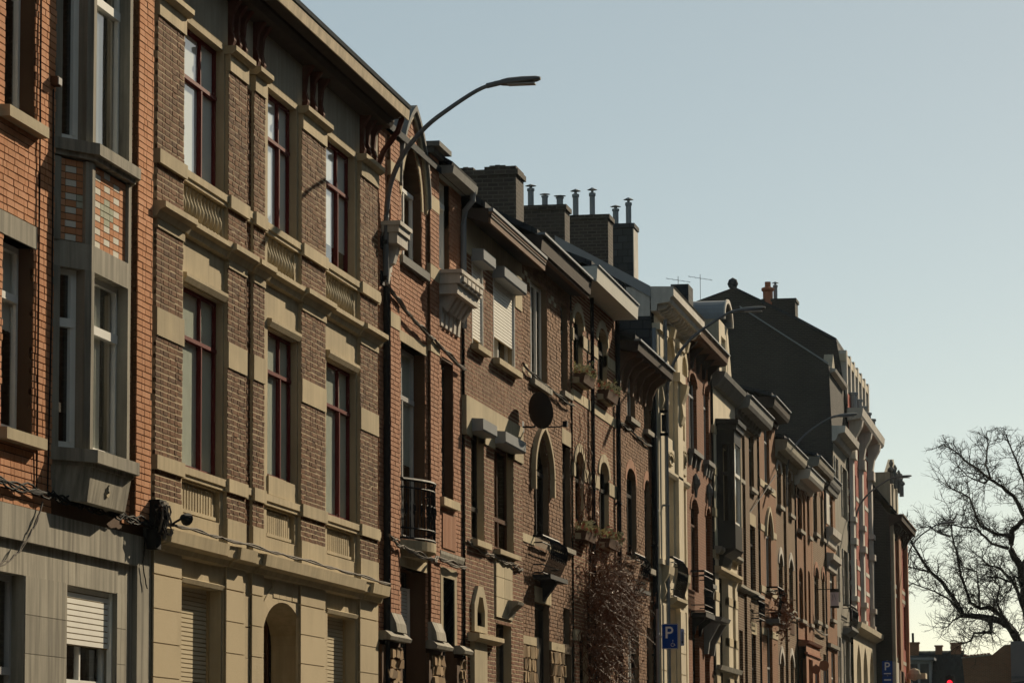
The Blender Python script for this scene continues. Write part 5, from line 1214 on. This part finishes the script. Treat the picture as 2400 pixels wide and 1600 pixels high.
t = thing('alarm_box', 'small dark sensor box on the orange brick beside the bay', 'sensor', 0, 33.0, 8.6)
part(t, 'box', MB().box(.01, .09, 32.95, 33.08, 8.63, 8.72), 'brown_frame'); part(t, 'cover', MB().box(.09, .1, 32.96, 33.07, 8.64, 8.71), 'grey_frame')
t = thing('satellite_dish', 'large dark round dish on a wall arm above the pointed window', 'satellite dish', .4, 60.45, 8.2)
cx, cy, cz = .42, 60.45, 8.22; n_ = Vector((.62, .76, .18)).normalized(); u_ = n_.cross(Vector((0, 0, 1))).normalized(); v_ = n_.cross(u_)
mb = MB(); rings = [(.0, -.09), (.12, -.08), (.22, -.05), (.31, 0.0), (.335, .01)]
for (r, d) in rings:
    for q in range(28):
        a0 = 2*math.pi*q/28; p = Vector((cx, cy, cz))+n_*d+(u_*math.cos(a0)*.98+v_*math.sin(a0))*max(r, .002); mb.v.append(tuple(p))
for k in range(len(rings)-1):
    for q in range(28): mb.f.append((k*28+q, k*28+(q+1) % 28, k*28+28+(q+1) % 28, k*28+28+q))
smooth(part(t, 'reflector', mb, 'iron_black'))
part(t, 'arm', MB().tube([(.0, 60.9, 7.98), (.25, 60.8, 7.96), (.38, 60.5, 8.1)], .02, 6), 'iron_black')
part(t, 'feed_arm', MB().tube([(.42, 60.45, 7.92), (.72, 60.75, 7.95), (.8, 60.85, 8.0)], .014, 6), 'iron_black')
part(t, 'receiver', MB().box(.76, .84, 60.82, 60.92, 7.96, 8.06), 'iron_black'); part(t, 'wall_plate', MB().box(0, .03, 60.8, 61.0, 7.88, 8.08), 'zinc')

# ================================================================ planters and creeper
def leaf(mb, p, s, rng=1.0):
    d = Vector((random.uniform(-1, 1), random.uniform(-1, 1), random.uniform(-.3, 1))).normalized(); u = d.orthogonal().normalized()*s*.45
    p = Vector(p); q = p+d*s; m = p+d*s*.5+Vector((0, 0, s*.12))
    i = len(mb.v); mb.v += [tuple(p), tuple(m+u), tuple(q), tuple(m-u)]; mb.f.append((i, i+1, i+2, i+3))
def planter(y0, y1, z0, label):
    t = thing('window_box', label, 'planter', .2, (y0+y1)/2, z0, 'planted window boxes on the russet house')
    part(t, 'box', MB().prof([(.03, z0), (.24, z0), (.28, z0+.18), (.03, z0+.18)], y0, y1), 'planter')
    g1, g2, g3 = MB(), MB(), MB()
    for k in range(300):
        p = (random.uniform(.03, .32), random.uniform(y0-.05, y1+.08), z0+.16+abs(random.gauss(0, .09)))
        leaf((g1, g2, g2, g3)[random.choice((0, 0, 1, 1, 2, 3))], p, random.uniform(.05, .11))
    for nm, m_, mt in (('foliage', g1, 'leaf_green'), ('foliage', g2, 'leaf_pale'), ('flowers', g3, 'flower_red')): part(t, nm, m_, mt)
planter(66.7, 68.0, 9.45, 'window box with pale foliage at the left top window of the russet house')
planter(69.9, 71.3, 9.48, 'window box with pale foliage at the right top window of the russet house')
planter(66.75, 68.1, 6.36, 'window box above the creeper at the left first floor window')
planter(69.9, 71.5, 6.42, 'window box above the creeper at the right first floor window')
t = thing('dry_creeper', 'tangled leafless brown creeper hanging over the russet house front', 'creeper', .1, 68.5)
tr = MB()
for k in range(4):
    y = 68.4+.25*k; tr.tube([(.08+.03*math.sin(q+k), y+.18*math.sin(q*.8+k*1.7), 1.0+q*.72) for q in range(9)], [.05-.004*q for q in range(9)], 6)
part(t, 'trunk', tr, 'bark')
st = MB(); lf = MB()
for k in range(1500):
    a0 = random.betavariate(1.6, 2.3); y = 66.9+6.2*a0+random.uniform(-.4, .4); ztop = 6.35-.15*abs(random.gauss(0, 1))-1.0*max(0, a0-.55)*1.6; z = random.triangular(3.0 if a0 < .6 else 4.2+a0*.6, ztop, ztop-.6); x = random.uniform(.05, .55)*(1-.4*abs(a0-.5))
    d = Vector((random.uniform(-.4, 1), random.uniform(-1, 1.3), random.uniform(-1.3, .9))).normalized(); P = [(x, y, z)]; p = Vector((x, y, z)); L = random.uniform(.07, .17)
    for q in range(6):
        d = (d+Vector((random.uniform(-.35, .35), random.uniform(-.4, .4), random.uniform(-.6, .3)))*.6).normalized(); p = p+d*L
        p.x = min(max(p.x, .03), .85); P.append(tuple(p))
        if random.random() < .34: leaf(lf, p, random.uniform(.03, .07))
    st.tube(P, random.uniform(.004, .011), 3, .003)
part(t, 'stems', st, 'vine_stem', stuff=True); part(t, 'dry_leaves', lf, 'dry_leaf', stuff=True)
cl = MB()
for k in range(26):
    y = random.choice((67.2, 68.1, 68.6, 69.3)); z = random.uniform(6.2, 6.6); P = [(.06, y, z)]
    for q in range(random.randint(6, 16)):
        y += random.uniform(-.16, .17); z += random.uniform(.05, .33); P.append((random.uniform(.03, .14), y, min(z, 11.2)))
    cl.tube(P, .012, 4, .004)
part(t, 'climbing_stems', cl, 'vine_stem')
t = thing('dry_basket_plant', 'withered orange brown plant bushing out of the balcony on the orange terrace house', 'plant', .3, 104.5, 6.5)
lf = MB()
for k in range(520): leaf(lf, (random.gauss(.42, .12), random.gauss(104.8, .5), 6.5+random.gauss(.2, .34)), random.uniform(.06, .15))
part(t, 'foliage', lf, 'dry_leaf'); part(t, 'pot', MB().lathe(.25, 104.6, [(.12, 6.5), (.18, 6.72), (.2, 6.75)], 10), 'terracotta')

# ================================================================ signs
def letter_p(x, y, z, s):
    """the letter P facing back down the street; x is its left edge"""
    mb = MB()
    def q(pts): i = len(mb.v); mb.v.extend((x+s*px, y-.004, z+s*pz) for px, pz in pts); mb.v.extend((x+s*px, y, z+s*pz) for px, pz in pts); n = len(pts); mb.f.append(tuple(range(i, i+n))); mb.f.extend((i+k, i+(k+1) % n, i+n+(k+1) % n, i+n+k) for k in range(n))
    q([(0, 0), (.17, 0), (.17, 1), (0, 1)])
    q([(.17, .84), (.36, .84), (.36, 1), (.17, 1)]); q([(.17, .38), (.36, .38), (.36, .54), (.17, .54)])
    for k in range(8):
        a0 = -math.pi/2+math.pi*k/8; a1 = -math.pi/2+math.pi*(k+1)/8; c_ = (.36, .69)
        q([(c_[0]+.15*math.cos(a0), c_[1]+.15*math.sin(a0)), (c_[0]+.31*math.cos(a0), c_[1]+.31*math.sin(a0)), (c_[0]+.31*math.cos(a1), c_[1]+.31*math.sin(a1)), (c_[0]+.15*math.cos(a1), c_[1]+.15*math.sin(a1))])
    return mb
def rrect(x0, x1, z0, z1, r=.03):
    P = []
    for (cx_, cz_, a0) in ((x1-r, z0+r, -90), (x1-r, z1-r, 0), (x0+r, z1-r, 90), (x0+r, z0+r, 180)):
        for k in range(4): P.append((cx_+r*math.cos(R(a0+30*k)), cz_+r*math.sin(R(a0+30*k))))
    return P
def plate(pts, y0, y1):
    return MB().prof(pts, y0, y1)
t = thing('parking_sign', 'blue P parking sign with wheelchair symbol in front of the cream rendered house', 'sign', 1.08, 71.05)
part(t, 'plate', plate(rrect(1.17, 1.51, 4.37, 4.89), 71.0, 71.006), 'sign_blue')
part(t, 'border', MB().tube([(p[0], 70.999, p[1]) for p in rrect(1.18, 1.50, 4.38, 4.88)+rrect(1.18, 1.50, 4.38, 4.88)[:1]], .003, 4), 'sign_white')
part(t, 'letter', letter_p(1.25, 70.997, 4.59, .24), 'sign_white')
ic = MB().tube([(1.40, 70.996, 4.53), (1.395, 70.996, 4.475), (1.43, 70.996, 4.475), (1.445, 70.996, 4.44)], .006, 4).tube([(1.395+.035*math.cos(a_*.45+2), 70.996, 4.455+.035*math.sin(a_*.45+2)) for a_ in range(11)], .005, 4).lathe(1.40, 70.996, [(.009, 4.54), (.009, 4.555)], 8)
part(t, 'wheelchair_symbol', ic, 'sign_white')
part(t, 'pole', MB().tube([(1.08, 71.05, gz(71)), (1.08, 71.05, 5.2)], .03, 8), 'sign_back'); part(t, 'clamp', MB().box(1.05, 1.2, 71.005, 71.03, 4.6, 4.64), 'sign_back')
part(t, 'side_plate', plate(rrect(1.53, 1.61, 4.44, 4.79, .02), 71.2, 71.206), 'sign_back')
part(t, 'side_mark', MB().box(1.562, 1.578, 71.19, 71.199, 4.5, 4.73).prof([(1.545, 4.53), (1.57, 4.47), (1.595, 4.53)], 71.19, 71.199), 'iron_black')
t = thing('parking_sign', 'distant blue P parking sign with lower plate by the dark end house', 'sign', .3, 150.0)
part(t, 'plate', plate(rrect(.35, .79, 6.2, 6.82), 149.9, 149.91), 'sign_blue'); part(t, 'letter', letter_p(.46, 149.89, 6.42, .34), 'sign_white')
part(t, 'lower_plate', plate(rrect(.35, .79, 5.85, 6.17), 149.9, 149.91), 'sign_blue'); part(t, 'legend', MB().box(.42, .72, 149.885, 149.895, 5.98, 6.04).box(.42, .72, 149.885, 149.895, 6.26, 6.3), 'sign_white')
part(t, 'pole', MB().tube([(.57, 149.95, gz(150)), (.57, 149.95, 6.85)], .035, 8), 'sign_back')
for i, (dx, dz, rr, lb) in enumerate(((1.39, 5.02, .13, 'lower dark reddish round road sign seen from behind before the ochre house'), (1.64, 5.14, .15, 'upper pinkish round road sign seen from behind before the ochre house'))):
    t = thing('round_road_sign', lb, 'sign', dx, 105.1, None)
    part(t, 'disc', plate([(dx+rr*math.cos(k*math.pi/14), dz+rr*1.05*math.sin(k*math.pi/14)) for k in range(28)], 105.0, 105.01), 'terracotta' if i == 0 else 'brick_pink'); part(t, 'pole', MB().tube([(dx, 105.05, gz(105)), (dx, 105.05, dz+.16)], .03, 8), 'sign_back')
t = thing('hanging_sign', 'pale lilac hanging sign board with dark edges on the slim corbelled house', 'sign', .4, 122.0, 7.7)
part(t, 'board', MB().box(.47, .76, 121.98, 122.02, 7.78, 8.30), 'poster'); part(t, 'edge', MB().box(.46, .77, 121.97, 122.03, 8.28, 8.37).box(.46, .77, 121.97, 122.03, 7.72, 7.80), 'dark_frame')
part(t, 'emblem', MB().tube([(.53, 121.975, 8.2), (.56, 121.975, 8.1), (.55, 121.975, 8.0)], .012, 4).tube([(.6, 121.975, 8.22), (.66, 121.975, 8.02)], .01, 4), 'box_grey'); part(t, 'arm', MB().box(0, .77, 121.99, 122.01, 8.37, 8.40), 'iron_black')
t = thing('shop_lantern', 'cream round lantern with a boxy canopy at the far corner of the row', 'lantern', 1.2, 158.0, 6.2)
part(t, 'globe', MB().lathe(1.25, 157.9, [(.05, 6.2), (.24, 6.3), (.3, 6.48), (.24, 6.66), (.05, 6.76)], 12), 'cream_render'); part(t, 'canopy', MB().box(.9, 1.75, 158.0, 159.3, 6.3, 6.54), 'cream_render')

# ================================================================ bare tree beyond the row
LIMBS = {'A': [(5.6, 4.0), (5.5, 6.5), (5.31, 8.27), (4.95, 9.28), (4.51, 10.06), (3.89, 10.39), (2.98, 10.59), (2.07, 10.65), (1.72, 11.34), (1.19, 12.17), (0.29, 13.11), (-0.33, 14.04), (-0.73, 14.83)],
'A2': [(1.98, 10.78), (1.36, 11.48), (0.64, 11.91), (-0.55, 12.34), (-1.1, 12.02)], 'A3': [(0.29, 13.06), (-0.34, 13.26), (-1.08, 13.45)], 'A4': [(2.07, 10.6), (1.52, 10.38), (1.19, 10.06)],
'A5': [(3.61, 10.35), (3.58, 9.76), (3.5, 9.62), (2.69, 9.63), (2.49, 9.17), (2.04, 9.04)],
'B': [(4.69, 9.74), (4.16, 10.57), (3.45, 11.08), (2.99, 11.05), (2.41, 11.42), (2.11, 12.44), (1.87, 13.08), (1.78, 14.01), (1.52, 14.93), (1.45, 15.86)], 'B2': [(1.52, 14.89), (0.89, 15.13), (0.44, 15.51)], 'B3': [(2.99, 11.09), (2.93, 12.33), (2.81, 13.07), (2.13, 13.36)],
'C': [(5.5, 6.5), (5.75, 9.0), (5.5, 11.0), (5.39, 11.93), (5.23, 13.21), (4.75, 14.14), (4.77, 15.24), (5.19, 15.6), (5.61, 15.96)], 'C2': [(4.77, 14.97), (3.9, 15.03), (3.09, 15.55), (2.83, 16.2), (2.53, 17.08), (2.04, 17.51), (1.31, 17.9)], 'C3': [(4.61, 14.23), (3.71, 14.52), (2.91, 15.37), (2.18, 15.47), (1.63, 15.67)],
'D': [(5.61, 15.87), (4.95, 17.08), (4.33, 17.65), (3.7, 18.12), (3.07, 18.69), (2.26, 19.31), (1.72, 19.84), (1.13, 20.22)], 'D2': [(3.7, 18.12), (3.53, 18.78), (3.69, 19.79), (3.66, 20.53)], 'D3': [(3.7, 18.08), (3.42, 17.76), (2.78, 17.96), (2.06, 18.62)],
'E': [(5.6, 9.5), (5.37, 10.74), (4.84, 12.39), (4.13, 13.23), (3.5, 13.47), (2.87, 13.99)], 'E2': [(4.84, 12.39), (3.85, 12.78), (3.57, 12.5)], 'F': [(5.61, 15.9), (5.77, 16.88), (5.44, 18.27), (5.01, 19.3), (4.67, 20.33)], 'G': [(5.4, 12.29), (4.94, 12.67), (4.69, 11.94), (4.18, 11.3)], 'H': [(4.25, 10.48), (3.91, 11.31), (4.11, 12.13), (3.75, 12.5)],
'M': [(5.7, 9.0), (6.8, 11.0), (7.9, 12.6), (9.0, 14.8), (9.6, 17.0)], 'N': [(5.6, 15.9), (6.6, 17.4), (7.3, 19.0), (7.5, 20.6)], 'O': [(6.8, 11.0), (8.4, 11.4), (10.0, 11.0), (11.2, 11.6)], 'Q': [(5.3, 13.2), (6.3, 14.8), (7.6, 15.8), (8.6, 17.8)]}
R0 = {'A': (.34, .05), 'C': (.34, .12), 'B': (.15, .04), 'D': (.13, .03), 'C2': (.10, .03), 'C3': (.09, .03), 'E': (.14, .03), 'F': (.11, .03), 'M': (.2, .04), 'N': (.12, .03), 'Q': (.14, .03), 'O': (.12, .03), 'A5': (.13, .03)}
rt = random.Random(5)
t = thing('bare_tree', 'large bare winter tree with crooked limbs beyond the end of the row', 'tree', 5.6, 190.0, gz(190))
tw = MB(); tips = []
def twig(p, d, L, r, lev):
    P = [tuple(p)]; q = Vector(p); n = 4
    for k in range(n):
        d = (d+Vector((rt.gauss(0, .22), rt.gauss(0, .22), rt.gauss(.05, .2)))).normalized(); q = q+d*(L/n); P.append(tuple(q))
        if lev > 0 and k > 0 or lev > 1:
            for m in range(rt.choice((1, 1, 2))):
                e = (d+Vector((rt.gauss(0, .75), rt.gauss(0, .75), rt.gauss(.0, .7)))).normalized()
                twig(q, e, L*rt.uniform(.45, .75), r*.62, lev-1)
    if max(q_[2] for q_ in P) < 20.75: tw.tube(P, max(r, .006), 3, max(r*.45, .004))
for nm, pl in LIMBS.items():
    r0, r1 = R0.get(nm, (.07, .025)); y = 190.0; P = []; dy = 0
    ph = rt.uniform(0, 6); amp = 0 if nm in ('A', 'C') else .9
    for k in range(len(pl)-1):
        for q in range(3):
            s = q/3; P.append((pl[k][0]+(pl[k+1][0]-pl[k][0])*s+rt.gauss(0, .025), y+amp*.5*math.sin(ph+k*.8+s*.8)-amp*.5*math.sin(ph)+(.25*(k+s)*(1 if ph > 3 else -1) if amp else .12*k), pl[k][1]+(pl[k+1][1]-pl[k][1])*s+rt.gauss(0, .025)))
    P.append((pl[-1][0], P[-1][1], pl[-1][1])); n = len(P)
    part(t, 'trunk' if nm == 'A' else 'limb', MB().tube(P, [max(r1, r0+(r1-r0)*(k/(n-1))**.8)*rt.uniform(.93, 1.08) for k in range(n)], 7), 'bark')
    for k in range(2 if nm not in ('A', 'C', 'M') else 9, n):
        d0 = Vector(P[min(k+1, n-1)])-Vector(P[k-1]); d0.normalize()
        for m in range(2):
            e = (d0*.6+Vector((rt.gauss(-.05, .6), rt.gauss(0, .7), rt.gauss(.15, .6)))).normalized()
            twig(P[k], e, rt.uniform(.5, 1.2), max(.011, min(.026, r1)), 2)
    if nm not in ('A4', 'A5', 'H', 'G'): twig(P[-1], d0, 1.1, r1*.8, 2)
part(t, 'twigs', tw, 'bark', stuff=True)

# ================================================================ the end of the street
def low_house(name, label, x0, x1, y, zr, ze, wall, chim, sl=(.4, .6), hip=1.0):
    t = thing(name, label, 'house', (x0+x1)/2, y)
    part(t, 'wall', MB().box(x0, x1, y, y+7, gz(y)-.5, ze), wall)
    rf = MB(); rf.v += [(x0-.2, y-.3, ze), (x1+.2, y-.3, ze), (x1+.2, y+7.3, ze), (x0-.2, y+7.3, ze), (x0+hip*.2, y+3.5, zr), (x1-hip, y+3.5, zr)]
    rf.f += [(0, 1, 5, 4), (1, 2, 5), (2, 3, 4, 5), (3, 0, 4), (3, 2, 1, 0)]
    ro = part(t, 'roof', rf, 'slate_cladding')
    for (a0, b0, top) in chim: part(t, 'chimney', MB().box(a0, b0, y+3.2, y+3.9, zr-.5, top-.08).box(a0-.05, b0+.05, y+3.15, y+3.95, top-.08, top), 'masonry_russet')
    return t, ro
t, ro = low_house('slate_roofed_house', 'low slate roofed house with three chimneys closing the street', -4.5, 1.75, 205, 9.35, 6.9, 'grey_render', ((-2.1, -1.4, 9.95), (-.42, -.02, 9.75), (.5, 1.1, 9.9)), hip=.5)
part(t, 'stove_pipe', MB().tube([(-1.75, 208.5, 9.9), (-1.75, 208.5, 10.5)], .07, 8), 'iron_black')
for k in range(9):
    z0 = 7.0+k*.24; y0_ = 204.72+k*.342
    for q in range(14):
        xa = -1.0+q*.19+.09*(k % 2)
        if xa < 1.45: piece(t, 'slate', 'slate_tile', xa, xa+.18, y0_-.02, y0_+.02, z0, z0+.25, ro)
dm = part(t, 'dormer', MB().box(-1.9, -.5, 204.9, 207.5, 7.2, 8.75), 'box_grey'); part(t, 'dormer_roof', MB().box(-2.1, -.3, 204.6, 207.6, 8.75, 8.9), 'zinc', dm)
part(t, 'pane', MB().box(-1.75, -1.3, 204.86, 204.9, 7.4, 8.55).box(-1.15, -.65, 204.86, 204.9, 7.4, 8.55), 'car_dark', dm)
part(t, 'ridge_capping', MB().box(-4.3, 1.3, 208.4, 208.6, 9.3, 9.42), 'concrete')
t = thing('striped_awning', 'pale scalloped awning of the corner shop below the slate roof', 'awning', -.8, 196.0, 6.2)
part(t, 'canopy', MB().prof([(-2.4, 6.55), (.62, 6.45), (.64, 6.52), (-2.4, 6.64)], 195.5, 197.5), 'gutter_white')
for k in range(12): part(t, 'scallop', MB().prof([(-2.4+k*.25, 6.55), (-2.4+k*.25+.2, 6.55), (-2.4+k*.25+.1, 6.38)], 195.45, 195.49), 'eave_timber' if k % 2 else 'gutter_white')
t = thing('dark_brick_building', 'dark brick building with stepped roofline below the tree', 'building', 5.0, 204)
part(t, 'wall', MB().prof([(1.75, 3.9), (9, 3.9), (9, 9.6), (4.3, 9.6), (3.8, 9.55), (3.05, 8.95), (1.35, 8.8)], 204, 211), 'masonry_russet')
part(t, 'coping', MB().prof([(1.3, 8.8), (3.05, 8.95), (3.05, 9.03), (1.3, 8.88)], 203.9, 211), 'concrete')
for k in range(8): part(t, 'coping_tile', MB().box(1.4+k*.2, 1.57+k*.2, 203.85, 204.3, 8.9+k*.018, 8.97+k*.018), 'terracotta')
t = thing('traffic_light', 'traffic light showing red in front of the low slate roofed house', 'traffic light', 3.2, 150.0)
part(t, 'pole', MB().tube([(3.2, 150.2, gz(150)), (3.2, 150.2, 6.2)], .06, 8), 'iron_black'); part(t, 'housing', MB().box(3.04, 3.40, 150.0, 150.18, 5.0, 6.15), 'iron_black')
for zz, mt in ((5.86, 'signal_red'), (5.56, 'dark_frame'), (5.26, 'dark_frame')):
    part(t, 'lens', MB().prof([(3.22+.115*math.cos(k*math.pi/9), zz+.115*math.sin(k*math.pi/9)) for k in range(18)], 149.97, 150.0), mt)
    part(t, 'hood', MB().tube([(3.22+.14*math.cos(k*math.pi/8), 149.9, zz+.14*math.sin(k*math.pi/8)) for k in range(9)], .02, 4), 'iron_black')
def wheels(t, xs, ys, r=.38):
    for x in xs:
        for y in ys:
            w_ = MB().tube([(x-.11, y, gz(y)-.12+r), (x+.11, y, gz(y)-.12+r)], r, 16); o = part(t, 'wheel', w_, 'tyre'); part(t, 'rim', MB().tube([(x-.12, y, gz(y)-.12+r), (x+.12, y, gz(y)-.12+r)], r*.55, 12), 'zinc', o)
b0 = gz(98)-.12
t = thing('box_truck', 'tall grey box truck at the right edge, under the tree', 'truck', 8.6, 95)
part(t, 'cargo_box', MB().box(7.55, 9.9, 95, 101, b0+.9, 5.4), 'box_grey')
for (x0, x1) in ((7.56, 8.70), (8.74, 9.88)): part(t, 'rear_door', MB().box(x0, x1, 94.96, 95, b0+1.0, 5.3), 'box_grey')
part(t, 'door_bar', MB().tube([(8.5, 94.94, b0+1.1), (8.5, 94.94, 5.2)], .025, 6).tube([(8.95, 94.94, b0+1.1), (8.95, 94.94, 5.2)], .025, 6).box(7.56, 9.88, 94.94, 94.97, 4.4, 4.46), 'zinc'); part(t, 'window', MB().box(7.75, 8.45, 94.94, 94.965, 3.7, 4.2), 'car_dark')
part(t, 'cab', MB().prof([(7.7, b0+.5), (9.75, b0+.5), (9.75, b0+2.7), (9.6, b0+2.9), (7.85, b0+2.9), (7.7, b0+2.7)], 101.2, 103.2), 'car_white'); part(t, 'chassis', MB().box(7.9, 9.5, 95.2, 103, b0+.5, b0+.9), 'tyre')
for x0 in (7.6, 9.6): part(t, 'tail_light', MB().box(x0, x0+.22, 94.93, 94.96, b0+.95, b0+1.1), 'flower_red')
wheels(t, (7.8, 9.6), (96.5, 102.0), .45)
b0 = gz(61)-.12
t = thing('dark_van', 'dark van with pale roof edge at the lower right corner', 'van', 9.0, 60)
sec = [(8.1, .5), (9.9, .5), (9.98, 1.3), (9.86, 2.2), (9.6, 2.52), (9.0, 2.6), (8.4, 2.52), (8.14, 2.2), (8.02, 1.3)]
smooth(part(t, 'body', MB().prof([(x, b0+z) for x, z in sec], 60, 64.6), 'car_dark'), 30); part(t, 'bonnet', MB().prof([(8.1, b0+.5), (9.9, b0+.5), (9.9, b0+1.1), (9.7, b0+1.25), (8.3, b0+1.25), (8.1, b0+1.1)], 64.6, 65.6), 'car_dark')
part(t, 'rear_window', MB().prof([(8.4, b0+1.4), (9.6, b0+1.4), (9.5, b0+2.2), (8.5, b0+2.2)], 59.98, 60.0), 'tyre'); part(t, 'roof_rail', MB().tube([(8.25, 60.2, b0+2.52), (8.25, 64.2, b0+2.52)], .025, 6).tube([(9.75, 60.2, b0+2.52), (9.75, 64.2, b0+2.52)], .025, 6), 'car_white')
for x0 in (8.08, 9.72): part(t, 'tail_light', MB().box(x0, x0+.18, 59.97, 60.0, b0+.9, b0+1.4), 'flower_red')
wheels(t, (8.15, 9.85), (60.9, 64.4), .34)

def aerial(x, y, z, label):
    t = thing('television_aerial', label, 'aerial', x, y, z-.6)
    part(t, 'mast', MB().tube([(x, y, z-.6), (x, y, z+.9)], .008, 5), 'lamp_grey')
    part(t, 'boom', MB().tube([(x-.35, y, z+.85), (x+.35, y, z+.72)], .006, 5), 'lamp_grey')
    for k in range(5): part(t, 'element', MB().tube([(x-.3+k*.15, y-.2, z+.84-k*.028), (x-.3+k*.15, y+.2, z+.84-k*.028)], .004, 4), 'lamp_grey')
aerial(-1.6, 96.5, 15.0, 'left of two thin television aerials above the cream dormer')
aerial(-1.1, 97.6, 15.2, 'right of two thin television aerials above the cream dormer')
# ================================================================ the other side of the street (mirrored in the panes, shades the sky)
oy = -24.0; ro_ = random.Random(3); k = 0
while oy < 300:
    wd_ = ro_.uniform(6.0, 8.0); ht = ro_.uniform(12.5, 14.5)+gz(oy); xf = 14.5
    t = thing('opposite_house', 'brick house across the street, outside the picture', 'house', xf, oy, None, 'houses across the street')
    ops = [Op(oy+.9+c_*(wd_/2), oy+2.3+c_*(wd_/2), gz(oy)+1+f_*3.3, gz(oy)+3+f_*3.3) for c_ in (0, 1) for f_ in (0, 1, 2, 3) if 3+f_*3.3 < ht-gz(oy)]
    part(t, 'front_wall', wall_mb(oy+.01, oy+wd_-.01, gz(oy)-.4, ht, ops, xf, -.15), ('masonry_russet', 'masonry_brown', 'masonry_ochre', 'grey_render')[k % 4])
    for o in ops: part(t, 'pane', MB().box(xf+.12, xf+.14, o.y0, o.y1, o.z0, o.z1), 'car_dark')
    part(t, 'body', MB().prof([(xf+.01, ht), (xf+.16, gz(oy)-.4), (xf+9, gz(oy)-.4), (xf+9, ht), (xf+4.5, ht+4.0)], oy+.02, oy+wd_-.02), 'masonry_dark')
    part(t, 'eaves', MB().box(xf-.35, xf+.1, oy+.01, oy+wd_-.01, ht, ht+.2), 'eave_dark')
    oy += wd_; k += 1

# ================================================================ thin haze in the air
hz_, hn, hl, hp = new_mat('haze'); hn.remove(hp)
pv = hn.new('ShaderNodeVolumePrincipled'); pv.inputs['Color'].default_value = (.80, .90, .92, 1); pv.inputs['Density'].default_value = 0.00006; pv.inputs['Anisotropy'].default_value = .35
hl.new(pv.outputs[0], hn['Material Output'].inputs['Volume'])
hb = link('haze', MB().box(-60, 60, -60, 330, -1.6, 27).mesh('haze', (0, 0, 0)), 'haze', None, (-D, 0, 0)); hb['kind'] = 'stuff'
